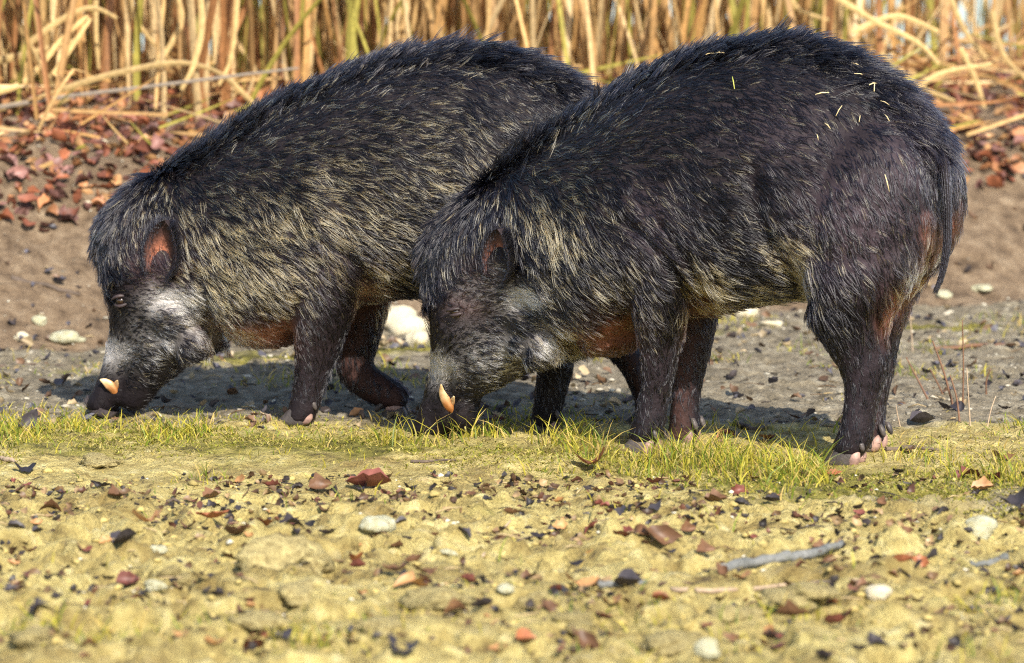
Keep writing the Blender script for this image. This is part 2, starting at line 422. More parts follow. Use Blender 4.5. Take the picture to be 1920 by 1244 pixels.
    def flow(Q):
        qp = fr.inv(Q[:, 0], Q[:, 2], np.abs(Q[:, 1])) / 1000.0
        d2 = ((qp[:, None] - CP[None]) ** 2).sum(-1); w = np.exp(-d2 / (2 * 0.065 ** 2)) + 1e-5 / (d2 + 1e-3)
        v = (w[:, :, None] * CD[None]).sum(1)
        return np.stack([v[:, 0], np.zeros(len(Q)), v[:, 1]], -1)
    def sample(count, weight):
        A = P[T]; area = np.linalg.norm(np.cross(A[:, 1] - A[:, 0], A[:, 2] - A[:, 0]), axis=1) / 2
        w = area * weight[T].mean(1); idx = rng.choice(nt, count, p=w / w.sum())
        u = rng.random((count, 2)); s = np.sqrt(u[:, 0]); b = np.stack([1 - s, s * (1 - u[:, 1]), s * u[:, 1]], -1)
        q = (A[idx] * b[:, :, None]).sum(1); nm = (N[T[idx]] * b[:, :, None]).sum(1); nm /= np.linalg.norm(nm, axis=1)[:, None]
        return q, nm
    ridge = np.array(spec['ridge'], float); tuft = spec['tuft']
    def params(Q, Nn):
        px = fr.inv(Q[:, 0], Q[:, 2], np.abs(Q[:, 1])); pm = fr.inv(Q[:, 0], Q[:, 2])
        rd = poly_dist(pm, ridge); mane = np.exp(-(rd / 38.0) ** 2) * np.exp(-(Q[:, 1] / 0.085) ** 2)
        mane = np.maximum(mane, blobs(pm, tuft) * np.exp(-(Q[:, 1] / 0.10) ** 4))
        return px, mane
    wv = 1 - 0.55 * red
    low = P[:, 2] < 0.045; wv[low] *= 0.25
    wv *= 1 - 0.40 * blobs(PX, spec['mauve']); pxv = PX; hz = blobs(PX, spec['headzone']); wv *= 1 + 1.6 * np.maximum(hz, sstep(0.30, 0.20, P[:, 2]) * (P[:, 2] > 0.045)); wv *= 1 - 0.9 * blobs(pxv, spec['bare'])
    def make_fur(name, count, kind, clump_n, tagkind=True):
        pxm, mv = params(P, N)
        wt = wv * ((0.35 + 2.2 * mv) if kind == 'under' else (mv + 1e-4) ** 1.5 if kind == 'mane' else np.clip(1 - 0.7 * mv, 0.1, 1))
        q, nm = sample(count, wt); px, mane = params(q, nm)
        bf = blobs(px, spec['buff']); wh = blobs(px, spec['white']); rdv = blobs(px, spec['red']) * (0.15 + 0.85 * sstep(0.145, 0.115, np.abs(q[:, 1]))); sh = blobs(px, spec['short'])
        leg = sstep(0.30, 0.20, q[:, 2]) * (1 - blobs(px, spec['headzone']))
        hd = blobs(px, spec['headzone'])
        t = flow(q); t -= (t * nm).sum(1)[:, None] * nm; t /= np.linalg.norm(t, axis=1)[:, None] + 1e-9
        # clumps
        ci = rng.choice(count, clump_n, replace=False); kd = kdtree.KDTree(clump_n)
        for i, c in enumerate(q[ci]): kd.insert(Vector(c), i)
        kd.balance(); cl = np.array([kd.find(Vector(p))[1] for p in q])
        crand = rng.random((clump_n, 4))
        ln = 0.033 * np.ones(count)
        ln = ln * (1 - 0.50 * leg) * (1 - 0.52 * hd) * (1 - 0.26 * sh)
        ln = ln + 0.012 * bf * (1 - hd) + 0.014 * wh * (1 - hd * 0.6)
        lift = (0.23 + 0.18 * bf + 0.12 * rng.standard_normal(count)) * (1 - 0.5 * leg) * (1 - 0.35 * hd)
        if kind == 'mane':
            tf = blobs(fr.inv(q[:, 0], q[:, 2]), tuft)
            ln = 0.026 + 0.040 * mane - 0.014 * tf; lift = 0.62 + 0.16 * rng.standard_normal(count)
            lift = lift * (1 - 0.88 * np.clip(tf * 1.3, 0, 1))
        if kind == 'under': ln = ln * 0.5; lift = lift * 0.8
        ln = ln * (0.65 + 0.6 * rng.random(count)) * (0.8 + 0.4 * crand[cl, 0])
        lift = np.clip(lift, 0.05, 1.1)
        bt = np.cross(nm, t); yaw = 0.22 * rng.standard_normal(count) + 0.45 * (crand[cl, 1] - 0.5)
        # waves of direction over the coat
        yaw = yaw + 0.7 * (fbm(q[:, 0] * 14, q[:, 2] * 14, 77, 2) - 0.5)
        t2 = t * np.cos(yaw)[:, None] + bt * np.sin(yaw)[:, None]
        d = t2 * np.cos(lift)[:, None] + nm * np.sin(lift)[:, None]
        K = 5; s = np.linspace(0, 1, K)
        bend = (t2 - d)[:, None, :] * (s ** 2)[None, :, None] * (0.75 if kind != 'mane' else 0.35) + np.array([0, 0, -1.0])[None, None] * (s ** 2)[None, :, None] * (0.12 if kind != 'mane' else 0.05)
        wob = rng.standard_normal((count, 1, 3)) * 0.12 * ((s ** 1.5)[None, :, None])
        X = q[:, None] - nm[:, None] * 0.001 + ln[:, None, None] * (d[:, None] * s[None, :, None] + bend + wob)
        ck = {'guard': 0.66, 'mane': 0.72, 'under': 0.2}[kind]
        Xc = X[ci][cl] ; off = (X - X[:, :1]); offc = Xc - Xc[:, :1]
        tgt = Xc + (q - q[ci][cl])[:, None] * 0.15
        X = X + (tgt - X) * (ck * s ** 1.3)[None, :, None] * np.clip(1, 0, 1)
        # colour
        base = BLACK * (0.7 + 0.6 * rng.random((count, 1)))
        mvv = blobs(px, spec['mauve'])[:, None] * (rng.random((count, 1)) < 0.6); base = base * (1 - mvv) + np.array([0.040, 0.031, 0.042]) * mvv * (0.5 + rng.random((count, 1)))
        base = base * (1 - rdv[:, None] * 0.75) + RED * rdv[:, None] * 0.75 * (0.6 + 0.5 * rng.random((count, 1)))
        pl = np.clip(spec['grizzle'] + bf * 1.05, 0, 1); pl = pl * (1 - 0.85 * mane) * (1 - 0.8 * leg * (1 - bf))
        isl = ((crand[cl, 2] * 0.6 + 0.4 * rng.random(count)) < pl * 0.70).astype(float)
        isw = ((crand[cl, 3] * 0.6 + 0.4 * rng.random(count)) < wh).astype(float)
        tone = (0.4 + 0.85 * rng.random((count, 1)))
        lc = BUFF * tone * np.where(rng.random((count, 1)) < 0.35, np.array([1.15, 1.25, 1.5]), 1.0)
        colr = np.repeat(base[:, None], K, 1)
        lt = np.array([0.0, 0.12, 0.7, 1.0, 0.85]); k = isl[:, None, None] * lt[None, :, None]
        colr = colr * (1 - k) + lc[:, None] * k
        wt_ = np.array([0.25, 0.7, 1, 1, 1]); k = isw[:, None, None] * wt_[None, :, None]
        colr = colr * (1 - k) + (WHITE * (0.5 + 0.6 * rng.random((count, 1))))[:, None] * k
        if kind == 'mane':
            k = (rng.random(count) < 0.25)[:, None, None] * np.array([0, 0, 0, .4, 1.0])[None, :, None] * 0.5
            colr = colr * (1 - k) + np.array([0.11, 0.075, 0.055]) * k
        rad = {'mane': 0.00066, 'guard': 0.00072, 'under': 0.00045}[kind]
        rr = rad * np.clip(1 - 0.22 * leg - 0.30 * hd * (1 - wh), 0.5, 1)[:, None] * (0.75 + 0.5 * rng.random((count, 1))) * np.array([1, 1, 0.92, 0.7, 0.12])[None]
        return strands(name, X, rr, colr, M_FUR, root)
    s = spec['density']
    make_fur('undercoat', int(70000 * s), 'under', int(15000 * s))
    make_fur('bristle_coat', int(78000 * s), 'guard', int(19000 * s))
    make_fur('mane', int(26000 * s), 'mane', int(2600 * s))
    # the near world-space skin, for things that lie on the coat
    Mw = Matrix.Translation(Vector(fr.O)) @ Matrix.Rotation(math.pi - spec['yaw'], 4, 'Z')
    return root, fr, bvh, Mw

def strands(name, X, rad, col, mat, parent):
    n, K, _ = X.shape
    cu = bpy.data.hair_curves.new(name); cu.add_curves([K] * n)
    cu.attributes['position'].data.foreach_set('vector', X.astype(np.float32).ravel())
    ra = cu.attributes.get('radius') or cu.attributes.new('radius', 'FLOAT', 'POINT'); ra.data.foreach_set('value', rad.astype(np.float32).ravel())
    c4 = np.ones((n, K, 4), np.float32); c4[..., :3] = col
    ca = cu.attributes.new('col', 'FLOAT_COLOR', 'POINT'); ca.data.foreach_set('color', c4.ravel())
    cu.materials.append(mat)
    o = bpy.data.objects.new(name, cu); COL.objects.link(o); o.parent = parent; o['kind'] = 'stuff'
    return o

EAR_SIDE = -1
def build_ear(fr, root, e):
    bx, by, tx, ty, l, w, turn = e
    sg = 1 if l > 0 else -1; spec_side = EAR_SIDE * sg
    a = fr.tr(bx, by, l); b = fr.tr(tx, ty, l)
    B = np.array([a[0], l, a[1]]); Tp = np.array([b[0], l + sg * 0.012, b[1]])
    ax = Tp - B; Ln = np.linalg.norm(ax); ax /= Ln
    outn = np.array([0.35, sg * 0.93, 0.0]); outn -= ax * outn.dot(ax); outn /= np.linalg.norm(outn)   # the open side
    acr = np.cross(ax, outn)
    nu, nv = 12, 11; V = []; F = []; Cc = []
    for layer in (0, 1):
        for i in range(nu):
            u = i / (nu - 1)
            hw = w * (0.66 + 0.36 * math.sin(math.pi * u ** 0.8)) * max(1 - u ** 3.2, 0) ** 0.5 + 0.001
            for j in range(nv):
                v = j / (nv - 1) * 2 - 1
                cup = -0.75 * w * (1 - v * v) * (1 - 0.55 * u)
                th = 0.0028 * (1 - 0.6 * abs(v)) if layer == 0 else -0.0028 * (1 - 0.6 * abs(v))
                p = B - ax * 0.012 + ax * (Ln + 0.012) * u + acr * hw * v + outn * (cup + th + 0.012 * u * u)
                V.append(p)
                if layer == 0:
                    k = math.exp(-((v - spec_side * 0.25) / 0.42) ** 2) * math.exp(-((u - 0.30) / 0.30) ** 2)
                    Cc.append(np.array([0.040, 0.027, 0.028]) * (1 - k) + np.array([0.50, 0.18, 0.10]) * k)
                else: Cc.append(np.array([0.035, 0.026, 0.028]))
    q = nu * nv
    for i in range(nu - 1):
        for j in range(nv - 1):
            k = i * nv + j
            F.append((k, k + 1, k + nv + 1, k + nv)); F.append((q + k, q + k + nv, q + k + nv + 1, q + k + 1))
    for i in range(nu - 1):
        for j in (0, nv - 1):
            k = i * nv + j; F.append((k, k + nv, q + k + nv, q + k))
    for j in range(nv - 1):
        for i in (0, nu - 1):
            k = i * nv + j; F.append((k, k + 1, q + k + 1, q + k))
    o = mesh_obj('ear', V, F, M_SKIN, root, colors=Cc)
    bm = bmesh.new(); bm.from_mesh(o.data); bmesh.ops.recalc_face_normals(bm, faces=bm.faces); bm.to_mesh(o.data); bm.free()
    # hair on the back and the rim of the ear
    n = 3600; V = np.array(V)
    u = rng.random(n) ** 0.8; v = np.where(rng.random(n) < 0.55, np.sign(rng.standard_normal(n)) * (0.8 + 0.2 * rng.random(n)), rng.uniform(-1, 1, n))
    i = np.clip((u * (nu - 1)).astype(int), 0, nu - 1); j = np.clip(((v + 1) / 2 * (nv - 1)).round().astype(int), 0, nv - 1)
    p = V[q + i * nv + j] + rng.normal(0, 0.0025, (n, 3))
    d = ax[None] * 0.9 + acr[None] * (v * 0.35)[:, None] - outn[None] * 0.18 + rng.normal(0, 0.16, (n, 3)); d /= np.linalg.norm(d, axis=1)[:, None]
    ln = 0.010 + 0.008 * rng.random(n); s = np.linspace(0, 1, 4)
    X = p[:, None] + d[:, None] * (ln[:, None] * s[None])[:, :, None]
    rr = np.full((n, 1), 0.00035) * np.array([1, .9, .7, .1])[None]
    cc = np.repeat((BLACK * 1.6 * (0.6 + 0.8 * rng.random((n, 1))))[:, None], 4, 1)
    strands('ear_hair', X, rr, cc, M_FUR, o)

def build_foot(fr, root, px, py, l, tilt):
    a, z = fr.tr(px, py, l)
    if tilt == 0:
        w = fr.O + fr.F * a + fr.L * l; z = float(ground_z(w[0], w[1])) - 0.006
    ct, st = math.cos(tilt), math.sin(tilt)
    def put(p): return (a + ct * p[0] - st * p[2], l + p[1], z + st * p[0] + ct * p[2])
    for sg in (1, -1):
        V = []; F = []; M = 12
        rings = [(0.000, 0.030, 0.0155), (0.010, 0.030, 0.0165), (0.028, 0.022, 0.0150), (0.046, 0.012, 0.0125)]  # height, half length, half width
        for k, (h, hl, hw) in enumerate(rings):
            for j in range(M):
                th = 2 * math.pi * j / M; x = hl * spow(np.cos(th), 0.8); y = hw * spow(np.sin(th), 0.8)
                y *= 1 - 0.35 * max(x / 0.03, 0) * (1 if k < 2 else 0.4)
                V.append(put((x + 0.016 - h * 0.55, y + sg * 0.0165, h)))
        for k in range(len(rings) - 1):
            for j in range(M): F.append((k * M + j, k * M + (j + 1) % M, (k + 1) * M + (j + 1) % M, (k + 1) * M + j))
        F.append(tuple(range(M))[::-1]); F.append(tuple(range((len(rings) - 1) * M, len(rings) * M)))
        mesh_obj('hoof', V, F, M_HOOF, root)
        V = []; F = []; M = 10                                    # the pale heel pad behind each toe
        for k, (h, r) in enumerate([(0.0, 0.005), (0.005, 0.010), (0.014, 0.0115), (0.026, 0.0085), (0.033, 0.003)]):
            for j in range(M):
                th = 2 * math.pi * j / M
                V.append(put((-0.014 + r * 1.15 * math.cos(th) - h * 0.25, sg * 0.0175 + r * math.sin(th), h + 0.002)))
        for k in range(4):
            for j in range(M): F.append((k * M + j, k * M + (j + 1) % M, (k + 1) * M + (j + 1) % M, (k + 1) * M + j))
        F.append(tuple(range(M))[::-1]); F.append(tuple(range(4 * M, 5 * M)))
        mesh_obj('heel_pad', V, F, M_DEW, root)
        V = []; F = []                                            # dew claw
        for k, (h, r) in enumerate([(0.0, 0.002), (0.005, 0.005), (0.014, 0.0065), (0.024, 0.004)]):
            for j in range(M):
                th = 2 * math.pi * j / M
                V.append(put((-0.037 + r * math.cos(th) + h * 0.35, sg * 0.020 + r * math.sin(th), 0.032 + h)))
        for k in range(3):
            for j in range(M): F.append((k * M + j, k * M + (j + 1) % M, (k + 1) * M + (j + 1) % M, (k + 1) * M + j))
        F.append(tuple(range(M))[::-1]); F.append(tuple(range(3 * M, 4 * M)))
        mesh_obj('dew_claw', V, F, M_HOOF, root)

def tube(pts, rads, M=10, flat=1.0, up=(0, 1, 0)):
    pts = [Vector(p) for p in pts]; V = []; F = []
    for i, p in enumerate(pts):
        d = (pts[min(i + 1, len(pts) - 1)] - pts[max(i - 1, 0)]).normalized()
        x = d.cross(Vector(up)); x = x.normalized() if x.length > 1e-4 else Vector((1, 0, 0)); y = x.cross(d).normalized()
        for j in range(M):
            th = 2 * math.pi * j / M; V.append(p + x * (rads[i] * math.cos(th)) + y * (rads[i] * flat * math.sin(th)))
    n = len(pts)
    for i in range(n - 1):
        for j in range(M): F.append((i * M + j, i * M + (j + 1) % M, (i + 1) * M + (j + 1) % M, (i + 1) * M + j))
    F.append(tuple(range(M))[::-1]); F.append(tuple(range((n - 1) * M, n * M)))
    return V, F
def build_tusk(root, fr, skin_at, tk, sgn):
    pts, rads = tk; out = []
    s0 = skin_at(*pts[0], sgn)
    P = []
    for i, (x, y) in enumerate(pts):
        s = skin_at(x, y, sgn); u = i / (len(pts) - 1)
        a = fr.tr(x, y, s[1]); P.append((a[0], s[1] + sgn * (-0.004 + 0.016 * u), a[1]))
    P = catmull(P, 4); rr = np.interp(np.linspace(0, 1, len(P)), np.linspace(0, 1, len(rads)), rads)
    v, f = tube(P, rr, 12, 0.45); uu = np.repeat(np.linspace(0, 1, len(P)), 12)[:, None]; wear = (0.5 + 0.5 * np.sin(np.arange(len(uu)) * 2.1))[:, None] * 0.3
    k = np.clip(1.25 - 1.5 * uu + wear * (uu < 0.7), 0, 1); mesh_obj('tusk', v, f, M_TUSK, root, colors=np.array([1.0, 1.0, 1.0]) * (1 - k) + np.array([0.42, 0.22, 0.11]) * k)
def build_eye(root, e, sgn, opened):
    V = []; F = []; nu, nv = 10, 14; r = 0.0105
    c = e + np.array([0, -sgn * 0.0045, 0])
    for i in range(nu + 1):
        for j in range(nv):
            p = math.pi * i / nu; q = 2 * math.pi * j / nv
            V.append(c + r * np.array([math.sin(p) * math.cos(q), math.cos(p) * sgn, math.sin(p) * math.sin(q)]))
    for i in range(nu):
        for j in range(nv): F.append((i * nv + j, (i + 1) * nv + j, (i + 1) * nv + (j + 1) % nv, i * nv + (j + 1) % nv))
    eye = mesh_obj('eye', V, F, M_EYE, root)
    for k in (1, -1):                                             # upper and lower lid
        gap = 0.006 if opened else 0.0012
        pts = []; rr = []
        for i in range(9):
            u = i / 8 * 2 - 1
            pts.append(e + np.array([u * 0.017 + 0.003 * k, sgn * (0.0075 - 0.009 * u * u), k * (gap * (1 - u * u) + 0.004) - 0.004 * u]))
            rr.append(0.0038 * (1 - 0.6 * u * u))
        v, f = tube(pts, rr, 8); mesh_obj('eyelid', v, f, M_LID, eye)
def build_nose(root, fr, ns):
    c = fr.tr(*ns['c']); n2 = fr.tr(ns['c'][0] + ns['n'][0], ns['c'][1] + ns['n'][1]) - c; n2 /= np.linalg.norm(n2)
    ax = np.array([n2[0], 0, n2[1]]); u = np.array([0, 1.0, 0]); v = np.cross(ax, u); C = np.array([c[0], 0, c[1]])
    V = []; F = []; nr, nv = 9, 36
    for i in range(nr + 1):
        r = i / nr
        for j in range(nv):
            q = 2 * math.pi * j / nv; x, y = r * math.cos(q), r * math.sin(q)
            h = 0.004 * math.exp(-((r - 0.8) / 0.15) ** 2) - (0.016 * max(r - 0.85, 0) / 0.15 if r > 0.85 else 0)
            for s in (1, -1): h -= 0.014 * math.exp(-(((x - s * 0.38) / 0.17) ** 2 + ((y + 0.05) / 0.22) ** 2))
            V.append(C + u * x * ns['w'] + v * y * ns['h'] + ax * h)
    for i in range(nr):
        for j in range(nv): F.append((i * nv + j, (i + 1) * nv + j, (i + 1) * nv + (j + 1) % nv, i * nv + (j + 1) % nv))
    mesh_obj('snout_disc', V, F, M_NOSE, root)

def solve_origin(px, py, l, a, yaw, gz=0.0):
    """origin such that the foot traced at px,py (side offset l, forward a) stands on height gz"""
    r = ray(px, py); t = (gz - CAM[2]) / r[2]; P = CAM + t * r
    F_ = np.array([-math.cos(yaw), math.sin(yaw), 0]); L_ = np.array([-math.sin(yaw), -math.cos(yaw), 0])
    O = P - F_ * a - L_ * l; return O[:2]

YA = R(24); NL = 0.088
A = dict(
    label='darker wild boar with straw bits on its back and a visible hanging tail',
    yaw=YA, origin=solve_origin(1590, 868, NL, -0.36, YA), density=1.25, grizzle=0.26,
    torso=[(1772, 320, 1768, 400, .04), (1752, 258, 1750, 470, .115), (1705, 200, 1700, 528, .16), (1640, 148, 1635, 545, .182), (1560, 104, 1552, 556, .196),
           (1470, 84, 1470, 560, .205), (1380, 94, 1390, 576, .212), (1290, 118, 1310, 592, .212), (1200, 158, 1230, 604, .205), (1120, 205, 1165, 645, .195),
           (1048, 248, 1115, 652, .182), (975, 298, 1080, 634, .165), (905, 350, 1058, 612, .148), (842, 398, 1046, 628, .136), (803, 450, 1030, 655, .125),
           (803, 520, 1005, 684, .112), (815, 590, 962, 712, .096), (816, 645, 922, 734, .074), (812, 690, 898, 748, .058), (800, 730, 890, 775, .052), (792, 765, 880, 800, .046), (790, 785, 862, 812, .03)],
    extra=[([(806, 720, 846, 735, .04), (795, 755, 842, 765, .046), (784, 785, 842, 795, .047), (776, 806, 840, 812, .046), (776, 816, 838, 818, .038)], 0, 0),
           ([(850, 720, 905, 720, .05), (848, 750, 896, 752, .05), (850, 780, 892, 785, .045), (858, 806, 886, 808, .03)], 0, 0)],
    legs=[([(1150, 400, 1310, 420, .05, .12), (1165, 480, 1302, 490, .07, .125), (1182, 560, 1294, 560, .064, .115), (1194, 610, 1284, 610, .054, .105), (1204, 660, 1274, 655, .044, .098), (1206, 710, 1262, 710, .037, .093), (1199, 755, 1250, 755, .035, NL), (1191, 790, 1246, 792, .037, NL), (1182, 815, 1238, 818, .036, NL), (1178, 832, 1232, 834, .030, NL)], NL),
          ([(1210, 480, 1350, 480, .06, -.11), (1230, 560, 1346, 560, .06, -.105), (1246, 610, 1338, 610, .052, -.10), (1258, 660, 1330, 660, .044, -.095), (1264, 710, 1316, 712, .037, -.09), (1260, 760, 1310, 760, .035, -NL), (1256, 795, 1312, 797, .037, -NL), (1252, 818, 1308, 820, .036, -NL), (1252, 830, 1304, 832, .03, -NL)], -NL),
          ([(1480, 420, 1752, 400, .08, .09), (1490, 500, 1728, 480, .09, .10), (1505, 555, 1700, 540, .082, .10), (1528, 610, 1668, 600, .062, .098), (1553, 655, 1664, 650, .048, .094), (1577, 695, 1664, 688, .041, .09), (1586, 735, 1652, 735, .036, NL), (1582, 780, 1641, 780, .034, NL), (1572, 815, 1636, 818, .036, NL), (1562, 840, 1626, 842, .036, NL), (1560, 854, 1618, 856, .03, NL)], NL),
          ([(1560, 420, 1772, 420, .08, -.09), (1570, 500, 1756, 490, .085, -.10), (1590, 560, 1716, 548, .072, -.10), (1606, 610, 1692, 606, .056, -.096), (1618, 660, 1680, 658, .044, -.093), (1628, 695, 1674, 690, .038, -.09), (1622, 740, 1664, 738, .034, -NL), (1614, 785, 1658, 785, .033, -NL), (1610, 815, 1658, 818, .035, -NL), (1606, 832, 1654, 834, .03, -NL)], -NL)],
    lumps=[(1215, 400, .12, 95, 150, .095, -0.3), (1215, 400, -.12, 95, 150, .095, -0.3), (1620, 392, .095, 122, 160, .110, 0.15), (1620, 392, -.095, 122, 160, .110, 0.15),
           (985, 590, .105, 40, 40, .030), (985, 590, -.105, 40, 40, .030), (1000, 640, .075, 55, 50, .05), (1000, 640, -.075, 55, 50, .05), (865, 560, .080, 34, 22, .022, 0.4), (865, 560, -.080, 34, 22, .022, 0.4), (1140, 625, 0, 60, 42, .10), (835, 475, 0, 42, 55, .07)],
    mauve=[(1610, 440, 110, 110, .8), (1480, 260, 120, 70, .3), (1215, 430, 60, 80, .45), (1610, 720, 50, 110, .28), (1230, 700, 40, 110, .22), (1700, 300, 60, 110, .5), (860, 580, 45, 45, .6)],
    folds=[([(1160, 410), (1230, 470), (1290, 550)], 13, 0.012), ([(1230, 420), (1280, 480), (1320, 560)], 11, 0.010), ([(1400, 330), (1420, 430), (1465, 490), (1500, 560)], 22, 0.014), ([(1020, 520), (1050, 600), (1075, 640)], 14, 0.008), ([(975, 640), (965, 690), (940, 720)], 14, 0.012), ([(842, 700), (845, 812)], 7, 0.010), ([(1660, 500), (1640, 580), (1655, 650)], 9, 0.004)],
    red=[(1135, 615, 55, 45, .95), (908, 505, 34, 30, .3), (1668, 575, 28, 42, .8), (1310, 600, 24, 60, .35), (1742, 440, 16, 30, .6), (870, 575, 30, 20, .25)],
    white=[(975, 562, 42, 28, 1.0), (820, 694, 44, 30, 1.1), (925, 672, 70, 58, .66), (1020, 645, 42, 60, .62), (890, 545, 70, 55, .36), (880, 620, 40, 40, .3), (1735, 500, 40, 24, .8), (1498, 545, 18, 60, .75), (835, 640, 14, 40, .2)],
    buff=[(1040, 430, 85, 110, .60), (985, 400, 55, 50, .5), (1110, 520, 60, 50, .42), (1312, 545, 34, 50, .95), (1465, 480, 46, 46, .85), (1040, 640, 50, 45, .9), (1200, 250, 160, 90, .12), (1430, 560, 70, 30, .55), (1240, 600, 40, 30, .3), (1670, 540, 40, 14, .5)],
    short=[(1640, 320, 170, 190, .9), (1350, 330, 200, 180, .25)],
    headzone=[(860, 600, 75, 110, 1), (840, 720, 60, 80, 1), (930, 560, 50, 60, .8), (930, 690, 50, 50, .9)],
    tuft=[(835, 455, 42, 80, .95), (880, 400, 52, 45, .9), (818, 520, 18, 45, .8)],
    bare=[(928, 465, 30, 40, .85), (815, 790, 60, 40, .9), (870, 770, 30, 40, .8), (870, 580, 16, 9, .5)],
    ridge=[(842, 392), (905, 345), (975, 293), (1048, 243), (1120, 195), (1200, 150), (1290, 110), (1380, 88), (1470, 78), (1560, 98), (1640, 142), (1705, 195), (1752, 258)],
    flow=[(1750, 300, .2, 1), (1700, 220, .8, .7), (1600, 110, .9, .4), (1470, 85, 1, .05), (1350, 100, .95, -.2), (1200, 155, .85, -.42), (1060, 245, .75, -.55), (960, 320, .75, -.45), (900, 365, .3, .3), (870, 390, -.5, .85), (825, 430, -.45, 1), (800, 480, .05, 1), (805, 540, .25, 1), (900, 430, .1, 1), (960, 420, .45, .9), (1030, 400, .6, .75), (1050, 500, .55, .8), (1100, 300, .85, .2), (1150, 400, .85, .5), (1180, 500, .7, .75), (1300, 250, 1, .1), (1300, 380, .9, .4), (1330, 500, .85, .5), (1450, 250, 1, .3), (1450, 400, .9, .35), (1420, 540, 1, .15), (1310, 560, .7, .8), (1550, 250, .9, .5), (1560, 400, .6, .8), (1650, 330, .75, .8), (1650, 470, .5, .9), (1740, 400, .1, 1), (1735, 490, .6, .9), (1560, 560, .35, 1), (1490, 520, .5, .9), (1620, 650, .1, 1), (1620, 780, -.05, 1), (1680, 580, .5, .9), (1240, 620, .2, 1), (1230, 720, -.1, 1), (1210, 800, -.15, 1), (1300, 720, .1, 1),
          (1120, 620, .7, .4), (1060, 640, .5, .9), (1010, 600, .6, .8), (980, 570, .9, -.1), (940, 560, .8, -.2), (900, 520, .4, -.8), (870, 560, .6, -.6), (835, 600, .2, -1), (825, 680, .3, -.9), (880, 660, .8, .1), (930, 690, .8, .5), (900, 730, .6, .7), (800, 760, .1, -1)],
    ears=[(926, 514, 946, 428, .112, .037, 0), (926, 514, 937, 432, -.112, .037, 0)],
    tail=[(1740, 276, 1758, 264, .009, .012), (1760, 312, 1778, 302, .009, .038), (1768, 370, 1783, 370, .007, .045), (1770, 440, 1783, 440, .006, .045), (1767, 480, 1778, 484, .005, .045), (1762, 515, 1769, 519, .004, .045), (1756, 538, 1759, 540, .002, .045)],
    feet=[(1205, 843, NL, 0), (1280, 836, -NL, 0), (1590, 868, NL, 0), (1630, 852, -NL, 0)],
    tusk=[([(848, 776), (842, 764), (836, 748), (832, 734), (832, 720)], [.004, .010, .0105, .007, .001]), ([(842, 762), (850, 752), (856, 742)], [.008, .006, .001])],
    eye=(868, 582), eye_open=False, nose=dict(c=(806, 814), n=(-3, 10), w=.044, h=.034))
YB = R(10)
